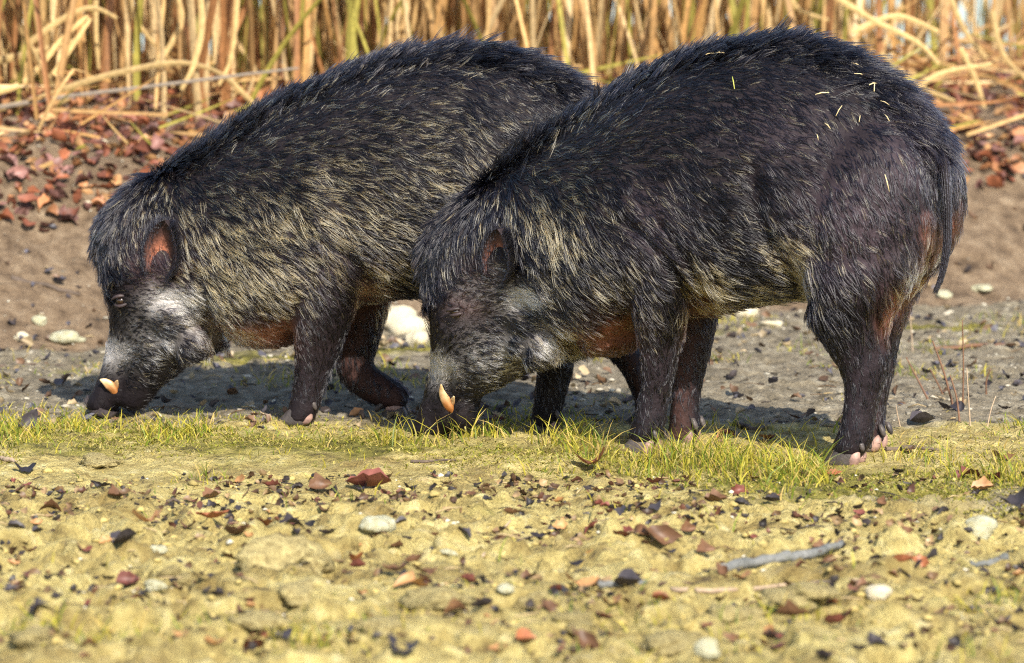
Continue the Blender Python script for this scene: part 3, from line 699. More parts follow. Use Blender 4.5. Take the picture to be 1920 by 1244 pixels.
B = dict(
    label='grizzled wild boar with buff-flecked shoulder and lifted foreleg, partly hidden by its companion',
    yaw=YB, origin=solve_origin(560, 803, NL, 0.30, YB, -0.020), density=1.15, grizzle=0.34,
    torso=[(1160, 320, 1156, 400, .04), (1138, 250, 1136, 470, .115), (1092, 185, 1090, 520, .155), (1030, 140, 1030, 535, .175), (950, 108, 950, 543, .188),
           (860, 100, 862, 550, .195), (770, 108, 778, 556, .20), (690, 130, 705, 566, .20), (610, 160, 640, 590, .197), (530, 195, 572, 625, .188),
           (460, 236, 508, 645, .178), (390, 278, 458, 640, .162), (315, 316, 418, 618, .148), (246, 352, 396, 632, .136), (192, 405, 380, 656, .125),
           (188, 475, 362, 674, .112), (208, 550, 335, 700, .096), (208, 605, 308, 722, .076), (202, 645, 290, 738, .060), (192, 685, 276, 752, .052), (182, 722, 262, 762, .046), (180, 740, 250, 768, .03)],
    extra=[([(196, 680, 232, 690, .04), (184, 712, 228, 722, .045), (172, 740, 224, 752, .046), (164, 758, 218, 768, .045), (162, 768, 214, 774, .036)], 0, 0),
           ([(232, 690, 300, 715, .05), (228, 715, 290, 742, .05), (228, 740, 272, 762, .042), (236, 760, 262, 770, .03)], 0, 0)],
    legs=[([(520, 400, 705, 420, .05, .115), (535, 480, 702, 480, .07, .12), (547, 550, 682, 545, .064, .112), (550, 610, 658, 605, .054, .104), (553, 660, 638, 655, .044, .097), (553, 705, 620, 702, .037, .092), (548, 740, 605, 742, .034, NL), (542, 765, 596, 770, .036, NL), (535, 783, 588, 788, .034, NL), (533, 792, 584, 796, .028, NL)], NL),
          ([(620, 480, 745, 470, .06, -.10), (636, 550, 735, 540, .055, -.10), (640, 610, 718, 608, .049, -.095), (636, 655, 706, 655, .044, -.09), (632, 692, 700, 678, .040, -.09), (650, 726, 704, 688, .036, -.09), (682, 750, 720, 698, .034, -.09), (715, 766, 742, 712, .034, -.09), (740, 776, 762, 726, .032, -.09), (752, 780, 770, 738, .026, -.09)], -.09),
          ([(930, 420, 1130, 420, .08, .09), (945, 490, 1118, 490, .09, .10), (965, 560, 1098, 555, .078, .10), (985, 615, 1082, 610, .06, .097), (1000, 655, 1076, 655, .046, .093), (1008, 690, 1074, 690, .040, .09), (1004, 735, 1062, 735, .035, NL), (998, 775, 1052, 778, .034, NL), (992, 795, 1046, 800, .034, NL), (990, 806, 1042, 810, .028, NL)], NL),
          ([(980, 430, 1150, 420, .08, -.09), (1020, 500, 1150, 500, .085, -.10), (1058, 560, 1156, 555, .07, -.10), (1095, 610, 1172, 600, .054, -.096), (1130, 655, 1192, 640, .044, -.092), (1160, 690, 1212, 672, .038, -.09), (1180, 725, 1226, 715, .034, -NL), (1190, 760, 1236, 758, .033, -NL), (1188, 780, 1236, 780, .034, -NL), (1186, 788, 1232, 790, .028, -NL)], -NL)],
    lumps=[(610, 400, .115, 95, 150, .095, -0.25), (610, 400, -.115, 95, 150, .095, -0.25), (1010, 390, .09, 125, 160, .11, 0.15), (1010, 390, -.09, 125, 160, .11, 0.15),
           (318, 590, .105, 42, 42, .032), (318, 590, -.105, 42, 42, .032), (345, 640, .075, 55, 45, .05), (345, 640, -.075, 55, 45, .05), (232, 556, .082, 32, 22, .02, 0.4), (232, 556, -.082, 32, 22, .02, 0.4), (505, 618, 0, 70, 34, .10), (222, 455, 0, 42, 55, .07)],
    mauve=[(610, 520, 70, 60, .4), (580, 720, 50, 90, .15), (290, 500, 45, 45, .6)],
    folds=[([(540, 420), (640, 470), (690, 520)], 12, 0.008), ([(370, 520), (385, 600), (400, 640)], 14, 0.008), ([(325, 640), (312, 690), (295, 715)], 14, 0.012), ([(228, 690), (222, 765)], 7, 0.010)],
    red=[(492, 622, 62, 34, .95), (292, 492, 34, 34, .3), (690, 540, 28, 40, .5), (330, 500, 30, 26, .2)],
    white=[(318, 564, 46, 24, 1.1), (205, 664, 44, 28, 1.1), (290, 648, 60, 50, .52), (400, 640, 55, 36, .6), (255, 610, 34, 34, .3), (352, 600, 16, 34, .9), (285, 570, 16, 34, .8)],
    buff=[(440, 480, 110, 120, .72), (600, 400, 170, 120, .6), (400, 560, 60, 70, .85), (520, 560, 60, 50, .75), (690, 560, 24, 90, .85), (820, 340, 160, 130, .4), (800, 480, 150, 70, .42), (430, 630, 60, 34, .8), (330, 400, 60, 60, .35)],
    short=[(1040, 320, 120, 190, .8)],
    headzone=[(255, 600, 75, 100, 1), (225, 700, 60, 70, 1), (300, 560, 50, 60, .8), (310, 690, 50, 50, .9)],
    tuft=[(215, 440, 44, 80, .95), (268, 370, 58, 42, .9), (205, 505, 18, 40, .8)],
    bare=[(300, 460, 32, 42, .85), (195, 745, 50, 36, .9), (258, 730, 34, 36, .8), (232, 565, 14, 9, .5)],
    ridge=[(246, 348), (315, 311), (390, 273), (460, 231), (530, 182), (610, 148), (690, 120), (770, 100), (860, 92), (950, 100), (1030, 132), (1092, 180), (1138, 250)],
    flow=[(1140, 300, .2, 1), (1092, 200, .8, .7), (1000, 120, .9, .4), (860, 100, 1, 0), (750, 110, .95, -.2), (610, 155, .85, -.42), (470, 235, .75, -.55), (370, 310, .75, -.4), (300, 355, .2, .4), (260, 375, -.5, .85), (210, 420, -.45, 1), (185, 470, .05, 1), (195, 520, .3, 1), (300, 430, .2, .9), (370, 420, .7, .5), (440, 400, .85, .4), (450, 500, .8, .55), (530, 330, .95, .2), (560, 430, .9, .4), (590, 520, .7, .7), (700, 250, 1, .05), (720, 380, .95, .2), (740, 500, .9, .3), (860, 250, 1, .25), (860, 400, .9, .3), (830, 530, 1, .1), (950, 250, .9, .45), (970, 400, .6, .8), (1050, 470, .5, .9), (1030, 650, .1, 1), (1030, 780, 0, 1), (620, 620, .1, 1), (590, 720, -.1, 1), (560, 780, -.15, 1), (700, 560, .4, .9), (670, 660, .2, 1), (720, 730, .8, .5), (1150, 640, .4, .9),
          (500, 620, .8, .3), (430, 630, .7, .7), (400, 580, .7, .7), (350, 610, .6, .8), (316, 570, .9, -.1), (280, 560, .8, -.2), (270, 510, .4, -.8), (235, 560, .5, -.7), (215, 620, .2, -1), (205, 665, .4, -.9), (260, 650, .8, .1), (310, 690, .8, .5), (280, 725, .6, .7), (185, 720, .1, -1)],
    ears=[(294, 508, 318, 412, .112, .040, 0), (294, 508, 307, 416, -.112, .040, 0)],
    tail=[(1138, 280, 1158, 290, .010), (1150, 330, 1176, 330, .013), (1154, 400, 1178, 400, .011), (1156, 480, 1174, 480, .008), (1158, 530, 1164, 532, .003)],
    feet=[(562, 803, NL, 0), (764, 772, -.09, -2.0), (1018, 812, NL, 0), (1210, 795, -NL, 0)],
    tusk=[([(218, 746), (213, 732), (206, 722), (198, 715), (190, 711)], [.004, .009, .0105, .007, .001]), ([(214, 730), (219, 720), (223, 712)], [.008, .006, .001])],
    eye=(232, 562), eye_open=True, nose=dict(c=(190, 772), n=(-4, 10), w=.044, h=.034))
boarA = build_boar(A)
boarB = build_boar(B)

# ------------------------------------------------------------------ grass
M_GRASS = leafy_mat('grass_blades', 0.5, 0.4)
def blades(name, P, H, Wd, lean, colr, mat):
    n = len(P); az = rng.uniform(0, 2 * math.pi, n); fa = rng.uniform(0, 2 * math.pi, n)
    s = np.array([0, 0.4, 0.75, 1.0]); wv = np.array([1, 0.85, 0.55, 0.06])
    ld = np.stack([np.cos(az), np.sin(az), 0 * az], -1); sd = np.stack([np.cos(fa), np.sin(fa), 0 * fa], -1)
    C = P[:, None] + np.array([0, 0, 1.0])[None, None] * (H[:, None] * s * (1 - 0.25 * lean[:, None] * s))[:, :, None] + ld[:, None] * (H[:, None] * lean[:, None] * s ** 2)[:, :, None]
    Lf = C - sd[:, None] * (Wd[:, None] * wv)[:, :, None]; Rt = C + sd[:, None] * (Wd[:, None] * wv)[:, :, None]
    V = np.stack([Lf, Rt], 2).reshape(-1, 3); b = np.arange(n)[:, None] * 8
    Q = np.concatenate([np.stack([b + 2 * k, b + 2 * k + 1, b + 2 * k + 3, b + 2 * k + 2], -1) for k in range(3)], 1).reshape(-1, 4)
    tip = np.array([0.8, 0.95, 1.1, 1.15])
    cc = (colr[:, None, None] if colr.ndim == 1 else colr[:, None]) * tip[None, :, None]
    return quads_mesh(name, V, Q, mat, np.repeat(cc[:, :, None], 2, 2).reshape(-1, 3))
def grass_points():
    pts = []; N = 200000
    x = rng.uniform(-1.45, 1.45, N); y = rng.uniform(-2.4, 3.0, N)
    cl = sstep(0.44, 0.62, fbm(x * 6, y * 4, 101, 3)); b = band(x, y)
    d = y - bank_base(x)
    dens = b ** 1.3 * (0.10 + 0.90 * cl)
    dens = dens + 0.30 * np.exp(-((d + 0.45) / 0.22) ** 2) * sstep(0.5, 0.65, fbm(x * 4, y * 4, 103, 2))
    dens = dens + 0.42 * (y > 0.3) * (d < -0.1) * sstep(0.54, 0.66, fbm(x * 4, y * 4, 107, 2))
    dens = dens + (0.16 + 0.5 * (x < -0.3)) * (y < -1.6) * sstep(0.50, 0.66, fbm(x * 3.3, y * 3, 109, 2)) + 0.02 * (y < 0)
    for tx, ty, rx, ry in ((-0.66, -2.05, .22, .13), (-0.30, -2.1, .07, .08), (0.75, -1.72, .07, .07), (0.42, -1.85, .08, .05), (-0.56, -0.35, .05, .06), (0.2, -0.75, .06, .04)): tg = np.exp(-((x - tx) / rx) ** 2 - ((y - ty) / ry) ** 2); dens = dens + 0.9 * tg; cl = np.maximum(cl, tg * 1.3)
    for sx, sy in ((-0.16, 0.30), (-0.80, 0.75)): dens = dens * (1 - 0.75 * np.exp(-(((x - sx) / 0.06) ** 2 + ((y - sy) / 0.3) ** 2)))
    k = rng.random(N) < dens * 0.6
    x, y = x[k], y[k]; return np.stack([x, y, ground_z(x, y) - 0.004], -1), cl[k], b[k]
GP, gcl, gb = grass_points(); n = len(GP)
H = (0.014 + 0.036 * rng.random(n) ** 1.5) * (0.45 + 1.0 * gcl) * (0.7 + 0.5 * gb) * np.interp(GP[:, 0], [-0.9, -0.5], [0.6, 1.0])
g1 = np.array([0.17, 0.22, 0.022]); g2 = np.array([0.44, 0.38, 0.045]); g3 = np.array([0.55, 0.40, 0.12])
u = rng.random((n, 1)); gc = np.where(u < 0.34, g1, np.where(u < 0.82, g2, g3)) * (0.7 + 0.6 * rng.random((n, 1)))
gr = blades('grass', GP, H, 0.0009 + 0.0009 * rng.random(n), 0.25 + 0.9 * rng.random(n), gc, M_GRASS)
tag(gr, 'short yellow-green grass growing in the strip around the boars\' feet', 'grass', kind='stuff')
# moss: tiny leaves close to the soil
N = 300000; x = rng.uniform(-1.4, 1.4, N); y = rng.uniform(-1.2, 1.2, N)
k = rng.random(N) < band(x, y) * sstep(0.34, 0.56, fbm(x * 6, y * 5, 121, 3)) * 0.8
x, y = x[k], y[k]; n = len(x)
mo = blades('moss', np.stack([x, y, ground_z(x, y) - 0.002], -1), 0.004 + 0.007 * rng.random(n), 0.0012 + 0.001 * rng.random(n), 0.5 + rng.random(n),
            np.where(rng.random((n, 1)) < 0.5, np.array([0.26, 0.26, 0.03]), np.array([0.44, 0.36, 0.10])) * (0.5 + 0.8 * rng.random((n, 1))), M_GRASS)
tag(mo, 'low yellowish moss between the grass blades', 'moss', kind='stuff')

# ------------------------------------------------------------------ crumbs and gravel
def lump_mesh(nv=8, rough=0.25, flat=0.6, seed=0):
    r = np.random.default_rng(seed); bm = bmesh.new(); bmesh.ops.create_icosphere(bm, subdivisions=nv, radius=1.0)
    ph = r.uniform(0, 6.28, (6, 3)); fq = r.uniform(1.0, 3.2, (6, 3))
    for v in bm.verts:
        p = np.array(v.co); d = sum(math.sin(np.dot(p, fq[i]) + ph[i, 0]) for i in range(6)) / 6
        if nv > 2: d += 0.9 * float(fbm(np.array([p[0] * 3.7 + 5 * p[2] + seed]), np.array([p[1] * 3.7 - 4 * p[2]]), seed, 5, 0.6)[0] - 0.5)
        s = 1 + rough * d * 1.6; v.co = Vector((p[0] * s * (1 + 0.25 * math.sin(ph[0, 1])), p[1] * s, p[2] * s * flat))
    bm.verts.ensure_lookup_table(); V = np.array([v.co[:] for v in bm.verts]); F = np.array([[v.index for v in f.verts] for f in bm.faces]); bm.free(); return V, F
def scatter_lumps(name, P, S, cols, mat, nvar=6):
    Vs, Fs, Cs = [], [], []; o = 0; var = [lump_mesh(1, 0.5, 0.5, 200 + i) for i in range(nvar)]
    for i in range(len(P)):
        V0, F0 = var[i % nvar]; a = rng.uniform(0, 6.28); c, s = math.cos(a), math.sin(a)
        Rm = np.array([[c, -s, 0], [s, c, 0], [0, 0, 1]])
        Vs.append((V0 * rng.uniform(0.75, 1.25, 3)) @ Rm.T * S[i] + P[i]); Fs.append(F0 + o); o += len(V0); Cs.append(np.repeat(cols[i][None], len(V0), 0))
    return quads_mesh(name, np.concatenate(Vs), np.concatenate(Fs), mat, np.concatenate(Cs), False)
M_CRUMB = simple_mat('soil_crumb', (1, 1, 1), (0.7, 0.7, 0.7), 0.9, 90, 0.5, 0.2, 150, True)
N = 6000; x = rng.uniform(-1.3, 1.3, N); y = np.where(rng.random(N) < 0.72, rng.uniform(-2.3, -0.25, N), rng.uniform(0.5, 3.3, N))
S = 0.002 + 0.008 * rng.random(N) ** 4.5
back = (y > 0)[:, None]
cA = np.array([0.42, 0.33, 0.12]) * (0.65 + 0.6 * rng.random((N, 1))); cB = np.array([0.40, 0.36, 0.28]) * (0.35 + 1.1 * rng.random((N, 1)))
cc = np.where(back, cB, cA); dk = rng.random((N, 1)) < 0.13; cc = np.where(dk, np.array([0.05, 0.04, 0.03]), cc)
pl = rng.random((N, 1)) < 0.05; cc = np.where(pl, np.array([0.62, 0.58, 0.46]), cc)
gv = scatter_lumps('gravel', np.stack([x, y, ground_z(x, y) + S * 0.25], -1), S, cc, M_CRUMB)
tag(gv, 'soil crumbs and small gravel strewn over the dirt', 'gravel', kind='stuff')

# ------------------------------------------------------------------ dead leaves
def leaf_mesh(seed, curl, fold, twist, lobes=0.0):
    r = np.random.default_rng(seed); nu, nv = 9, 5; V = []; F = []
    for i in range(nu):
        u = i / (nu - 1); hw = 0.30 * math.sin(math.pi * u ** 0.85) ** 0.75 * (1 + lobes * math.sin(u * 19)) + 0.008
        hw *= 1 + 0.12 * r.standard_normal()
        for j in range(nv):
            v = j / (nv - 1) * 2 - 1
            x = (u - 0.5); y = hw * v; z = curl * ((u - 0.5) ** 2 * 1.6) + fold * abs(v) * hw * 1.3 + 0.035 * r.standard_normal() * abs(v)
            a = twist * (u - 0.5); V.append((x, y * math.cos(a) - z * math.sin(a), y * math.sin(a) + z * math.cos(a)))
    for i in range(nu - 1):
        for j in range(nv - 1):
            k = i * nv + j; F.append((k, k + 1, k + nv + 1, k + nv))
    V.append((0.72, 0.02, 0.05)); V.append((0.72, 0.035, 0.05)); k = (nu - 1) * nv + 2
    F.append((k, len(V) - 2, len(V) - 1))
    return np.array(V), F
KINDS = {'rust': ((0.27, 0.095, 0.04), 'rust-orange dead leaf lying on the sandy dirt'), 'red': ((0.17, 0.055, 0.04), 'dark red dead leaf lying on the sandy dirt'),
         'brown': ((0.14, 0.07, 0.035), 'brown curled dead leaf lying on the sandy dirt'), 'dark': ((0.035, 0.028, 0.030), 'blackened rotting leaf lying on the sandy dirt'),
         'tan': ((0.42, 0.22, 0.09), 'pale tan dead leaf lying on the sandy dirt'), 'slate': ((0.055, 0.047, 0.052), 'slate-grey rotting leaf lying on the sandy dirt')}
M_LEAF = leafy_mat('dead_leaf', 0.5, 0.15, 0.25)
LM = {}
for kn, (c, _) in KINDS.items():
    LM[kn] = []
    for i in range(5):
        v, f = leaf_mesh(sum(map(ord, kn)) + i, [0.5, 0.9, -0.7, 0.3, 1.2][i], [0.4, 0.1, 0.6, 0.9, 0.3][i], [0.3, 0.9, -0.6, 0.1, 1.4][i], [0, .12, .2, 0, .15][i])
        cc = np.array(c) * (0.75 + 0.5 * np.random.default_rng(i).random((len(v), 1)))
        ob = mesh_obj('dead_leaf', v, f, M_LEAF, colors=cc); LM[kn].append(ob.data); bpy.data.objects.remove(ob)
leaves = [(58, 806, 50, 'slate', 80, 'purple-brown dead leaf standing upright in the grass ahead of the buff-flecked boar\'s snout'), (50, 884, 45, 'dark', 0), (95, 958, 48, 'brown', 25), (30, 992, 34, 'dark', 0), (278, 988, 62, 'tan', 20), (400, 978, 66, 'rust', 10), (352, 993, 42, 'brown', 10),
    (400, 950, 32, 'dark', 0), (236, 1026, 56, 'slate', 30), (55, 1036, 28, 'red', 0), (24, 1060, 30, 'tan', 0), (158, 1036, 30, 'red', 30), (122, 1070, 30, 'slate', 20), (240, 1100, 46, 'red', 30), (448, 1012, 52, 'brown', 40), (432, 1050, 44, 'brown', 10),
    (500, 988, 42, 'rust', 20), (546, 986, 54, 'dark', 10), (600, 922, 46, 'brown', 30), (612, 962, 34, 'brown', 10), (615, 1004, 36, 'dark', 10), (160, 1134, 26, 'red', 0), (76, 1142, 54, 'dark', 0), (490, 1222, 70, 'red', 10), (520, 1202, 50, 'slate', 20), (200, 1088, 34, 'slate', 0), (380, 1090, 40, 'dark', 10), (20, 1110, 40, 'slate', 0),
    (690, 923, 86, 'red', 15, 'broad red-brown dead leaf on bare dirt below the boars\' touching heads'), (1112, 880, 74, 'rust', 15, 'bright rust-brown leaf at the grass edge below the straw-flecked boar\'s forefoot'), (960, 968, 34, 'brown', 20), (1222, 964, 44, 'slate', 20), (1112, 994, 42, 'red', 20), (1172, 1010, 50, 'red', 5), (1236, 1022, 66, 'brown', 40), (742, 1078, 60, 'brown', 15), (794, 1078, 46, 'brown', 10), (772, 1104, 66, 'tan', 30),
    (876, 1096, 36, 'red', 30), (660, 1056, 40, 'rust', 30), (816, 1006, 30, 'red', 0), (950, 1052, 26, 'red', 0), (856, 1156, 54, 'brown', 50), (905, 1142, 44, 'dark', 10), (1146, 1138, 44, 'tan', 20), (1134, 1164, 44, 'red', 20), (1086, 1106, 62, 'tan', 20), (992, 1088, 44, 'brown', 20), (985, 1206, 46, 'rust', 10), (1094, 1216, 62, 'brown', 40), (935, 1222, 40, 'tan', 0), (760, 1222, 76, 'dark', 0), (868, 1002, 40, 'slate', 10), (1180, 1100, 60, 'slate', 0), (700, 1010, 26, 'brown', 0), (1010, 1010, 34, 'dark', 0), (1075, 1060, 40, 'dark', 0),
    (1386, 928, 36, 'red', 40), (1342, 942, 46, 'brown', 0), (1408, 1010, 22, 'red', 20), (1690, 1068, 46, 'rust', 70), (1726, 1062, 34, 'rust', 50), (1622, 1102, 38, 'brown', 30), (1486, 1170, 60, 'brown', 45), (1576, 1180, 52, 'red', 50), (1322, 1182, 40, 'red', 20), (1448, 1222, 50, 'red', 20), (1816, 895, 52, 'red', 15, 'wine-red leaf in the grass beside the upright stalks'), (1842, 922, 44, 'tan', 10), (1900, 957, 60, 'slate', 30), (1562, 893, 34, 'rust', 10), (1414, 898, 30, 'rust', 0), (1556, 1132, 34, 'rust', 0), (1322, 1042, 44, 'brown', 20), (1880, 866, 40, 'brown', 10), (1540, 1010, 24, 'slate', 0), (1870, 1170, 50, 'slate', 10), (1640, 1210, 50, 'dark', 10), (1240, 1130, 40, 'rust', 10), (1720, 1130, 30, 'brown', 0), (1440, 830, 40, 'brown', 20), (1500, 790, 44, 'brown', 20), (1360, 820, 40, 'rust', 20), (1730, 800, 50, 'slate', 20), (1700, 850, 40, 'brown', 10), (930, 795, 50, 'red', 10), (1780, 770, 40, 'dark', 10)]
for k in range(120):
    leaves.append((rng.uniform(0, 1920), rng.uniform(900, 1240), rng.uniform(14, 40), ['brown', 'red', 'dark', 'slate', 'brown', 'tan'][k % 6], rng.uniform(0, 40)))
lcount = 0
for row in leaves:
    px, py, ln, kn, tilt = row[:5]; P = on_ground(px, py); d = np.linalg.norm(P - CAM); L = ln * d / FPX
    me = LM[kn][lcount % 5]; o = bpy.data.objects.new('dead_leaf', me); COL.objects.link(o); lcount += 1
    o.scale = (L, L * rng.uniform(0.8, 1.25), L); o.rotation_euler = (R(tilt) * rng.choice([-1, 1]) + R(15), R(rng.uniform(-15, 15)), rng.uniform(-0.7, 0.7) + (math.pi if rng.random() < .5 else 0))
    o.location = P + np.array([0, 0, 0.05 * L + 0.28 * L * math.sin(R(tilt))])
    if tilt == 80: o.rotation_euler = (R(82), R(-58), R(8)); o.location = P + np.array([0, -0.02, 0.42 * L])
    tag(o, row[5] if len(row) > 5 else KINDS[kn][1], 'leaf', None if len(row) > 5 else kn + ' leaves on the dirt')

# leaf litter on the bank: a mass nobody could count
def litter(name, n, sampler, smin, smax, palette, label, mat):
    Vs, Fs, Cs = [], [], []; o = 0; var = [leaf_mesh(900 + i, rng.uniform(-0.9, 1.2), rng.uniform(0, .9), rng.uniform(-1, 1)) for i in range(8)]
    var = [(v[:-2], np.array([q for q in f if len(q) == 4])) for v, f in var]
    for i in range(n):
        P = sampler(); v, f = var[i % 8]; s = rng.uniform(smin, smax)
        e = Matrix.Rotation(rng.uniform(0, 6.28), 3, 'Z') @ Matrix.Rotation(rng.normal(0, 0.6), 3, 'X') @ Matrix.Rotation(rng.normal(0, 0.5), 3, 'Y')
        Vs.append((v * s) @ np.array(e).T + P + np.array([0, 0, s * rng.uniform(0.0, 0.45)])); Fs.append(f + o); o += len(v)
        Cs.append(np.repeat((np.array(palette[rng.integers(len(palette))]) * rng.uniform(0.6, 1.3))[None], len(v), 0))
    ob = quads_mesh(name, np.concatenate(Vs), np.concatenate(Fs), mat, np.concatenate(Cs)); return tag(ob, label, 'leaves', kind='stuff')
def bank_top():
    x = rng.uniform(-1.9, 1.9); y = bank_base(x) + 0.45 + 1.7 * rng.random() ** 1.3
    return np.array([x, y, float(ground_z(x, y))])
PAL = [(0.30, 0.10, 0.045), (0.20, 0.07, 0.04), (0.36, 0.16, 0.07), (0.14, 0.07, 0.055), (0.45, 0.25, 0.11), (0.24, 0.12, 0.10)]
litter('leaf_litter', 6000, bank_top, 0.02, 0.058, PAL, 'rust-brown leaf litter covering the top of the bank', M_LEAF)
def midfield():
    x = rng.uniform(-1.5, 1.6); y = rng.uniform(0.2, 1.12) * (bank_base(x) + 0.2); return np.array([x, y, float(ground_z(x, y))])
litter('ground_debris', 1100, midfield, 0.012, 0.034, [(0.05, 0.04, 0.04), (0.12, 0.07, 0.04), (0.35, 0.27, 0.16), (0.08, 0.075, 0.09)], 'dark plant debris scattered on the gravelly ground behind the boars', M_LEAF)
def fore():
    for _ in range(30):
        x = rng.uniform(-1.1, 1.1); y = rng.uniform(-2.2, -0.3)
        if rng.random() < float(sstep(0.42, 0.64, fbm(np.array([x * 4.5]), np.array([y * 3]), 141, 2))[0]) + 0.06: break
    return np.array([x, y, float(ground_z(x, y))])
litter('leaf_fragments', 2300, fore, 0.006, 0.024, [(0.04, 0.03, 0.027), (0.10, 0.055, 0.03), (0.15, 0.065, 0.04), (0.05, 0.043, 0.043), (0.36, 0.24, 0.12), (0.2, 0.12, 0.06)], 'tiny dark leaf fragments trodden into the sandy dirt', M_LEAF)

# ------------------------------------------------------------------ stones and clods
M_STONE = simple_mat('pale_stone', (0.52, 0.52, 0.39), (0.34, 0.30, 0.15), 0.85, 3, 0.6, 0.3, 40)
M_CLOD = simple_mat('earth_clod', (0.54, 0.45, 0.20), (0.20, 0.15, 0.06), 0.9, 5, 1.0, 0.2, 14)
M_LIME = simple_mat('cream_stone', (0.62, 0.55, 0.40), (0.46, 0.40, 0.26), 0.75, 8, 0.5, 0.3, 30)
stones = [(1842, 995, 70, 'stone', M_STONE, 'pale grey-green stone lying on open dirt beyond the grass edge', .62), (520, 1068, 175, 'clod', M_CLOD, 'largest yellowish earth clod lying among dark leaves', .5), (706, 992, 84, 'stone', M_STONE, 'flat pale green stone half sunk in the sandy dirt', .45),
    (840, 1040, 34, 'stone', M_STONE, None, .5), (1646, 1118, 54, 'stone', M_LIME, None, .6), (1325, 1226, 56, 'stone', M_STONE, 'pale green stone beside the yellow clod', .7), (1262, 1214, 96, 'clod', M_CLOD, None, .5), (40, 637, 30, 'stone', M_LIME, 'small white stone at the foot of the bank', .65),
    (756, 618, 95, 'boulder', M_LIME, 'large cream stone seen between the two boars\' legs', .62), (782, 645, 46, 'stone', M_LIME, 'round whitish stone leaning on the large cream stone', .8), (292, 1034, 40, 'stone', M_STONE, None, .5), (290, 1104, 46, 'stone', M_STONE, None, .5), (185, 872, 84, 'clod', M_CLOD, None, .35), (1500, 1120, 110, 'clod', M_CLOD, None, .35),
    (1380, 1160, 120, 'clod', M_CLOD, None, .35), (560, 1130, 140, 'clod', M_CLOD, None, .35), (60, 1200, 90, 'clod', M_CLOD, None, .35), (830, 1130, 100, 'clod', M_CLOD, None, .35), (1010, 1140, 90, 'clod', M_CLOD, None, .4), (700, 1180, 120, 'clod', M_CLOD, None, .3), (330, 1080, 60, 'clod', M_CLOD, None, .4), (1080, 1170, 70, 'clod', M_CLOD, None, .4), (480, 1170, 110, 'clod', M_CLOD, None, .35),
    (720, 585, 50, 'stone', M_LIME, None, .5), (1400, 590, 60, 'stone', M_LIME, None, .4), (1450, 612, 34, 'stone', M_LIME, None, .5), (75, 605, 30, 'stone', M_STONE, None, .7), (130, 640, 50, 'stone', M_STONE, None, .5), (1840, 545, 42, 'stone', M_STONE, None, .4), (1768, 556, 28, 'stone', M_STONE, None, .5), (40, 330, 24, 'stone', M_LIME, None, .6), (190, 270, 22, 'stone', M_LIME, None, .6), (165, 385, 16, 'stone', M_LIME, None, .7), (950, 1110, 40, 'stone', M_STONE, None, .5)]
for i, (px, py, w, nm, mt, lb, fl) in enumerate(stones):
    P = on_ground(px, py); s = w * np.linalg.norm(P - CAM) / FPX / 2
    v, f = lump_mesh(3 if nm != 'clod' else 4, 0.34 if nm != 'clod' else 0.5, fl, 300 + i)
    o = mesh_obj({'stone': 'stone', 'clod': 'earth_clod', 'boulder': 'stone'}[nm], v, f, mt)
    o.scale = (s, s * 0.9, s); o.rotation_euler = (0, 0, rng.uniform(0, 6)); o.location = P + np.array([0, 0, s * fl * (0.35 if nm != 'clod' else 0.15)])
    far_ = py < 700
    if lb: tag(o, lb, 'stone' if nm != 'clod' else 'clod')
    elif nm == 'clod': tag(o, 'yellowish earth clod trodden into the sandy dirt', 'clod', 'earth clods in the dirt')
    elif far_: tag(o, 'pale stone lying at the foot of the earth bank' if py > 500 else 'little white stone on the bank', 'stone', 'stones by the bank' if py > 500 else 'white stones on the bank')
    else: tag(o, 'small pale stone lying in the sandy dirt', 'stone', 'small stones in the dirt')

# ------------------------------------------------------------------ twigs and stalks
M_BARK = simple_mat('twig_bark', (0.13, 0.095, 0.07), (0.06, 0.045, 0.035), 0.8, 30, 0.5)
M_GREYBARK = simple_mat('weathered_bark', (0.20, 0.20, 0.19), (0.08, 0.085, 0.08), 0.85, 25, 0.8)
M_PALE = simple_mat('dry_stick', (0.40, 0.30, 0.20), (0.25, 0.18, 0.12), 0.7, 40, 0.3)
M_STALK = simple_mat('dry_stalk', (0.17, 0.09, 0.05), (0.10, 0.05, 0.03), 0.6, 40, 0.2)
def twig(name, pxs, wpx, mat, label, lift=0.35, group=None, cat='twig'):
    G = [on_ground(*p) for p in pxs]; sc = np.linalg.norm(G[0] - CAM) / FPX
    P = catmull([g + np.array([0, 0, wpx * sc * lift]) for g in G], 5); n = len(P)
    P[1:-1] += rng.normal(0, wpx * sc * 0.12, (n - 2, 3)); r = wpx * sc / 2 * np.interp(np.linspace(0, 1, n), [0, .5, 1], [1, .9, .55]) * (1 + 0.12 * rng.standard_normal(n))
    v, f = tube(P, r, 9, up=(0, 0, 1)); return tag(mesh_obj(name, v, f, mat), label, cat, group)
twig('fallen_branch', [(1355, 1072), (1430, 1058), (1500, 1045), (1578, 1022)], 22, M_GREYBARK, 'thick weathered grey stick half buried in the sandy dirt', 0.2, cat='branch')
twig('twig', [(1258, 1108), (1360, 1112), (1480, 1100), (1610, 1092)], 10, M_PALE, 'long thin pale stick lying across the foreground dirt')
twig('twig', [(1118, 1100), (1160, 1102), (1212, 1096)], 15, M_GREYBARK, 'short thick dark grey twig beside a tan leaf')
twig('twig', [(1660, 846), (1710, 843), (1765, 847)], 9, M_BARK, 'dark twig lying just behind the straw-flecked boar\'s hind hoof')
twig('twig', [(1752, 658), (1830, 652), (1925, 648)], 9, M_STALK, 'reddish-brown stick lying flat on the grey ground beyond the upright stalks')
twig('twig', [(1380, 796), (1420, 808), (1460, 790)], 10, M_BARK, 'black forked twig between the straw-flecked boar\'s front and hind feet')
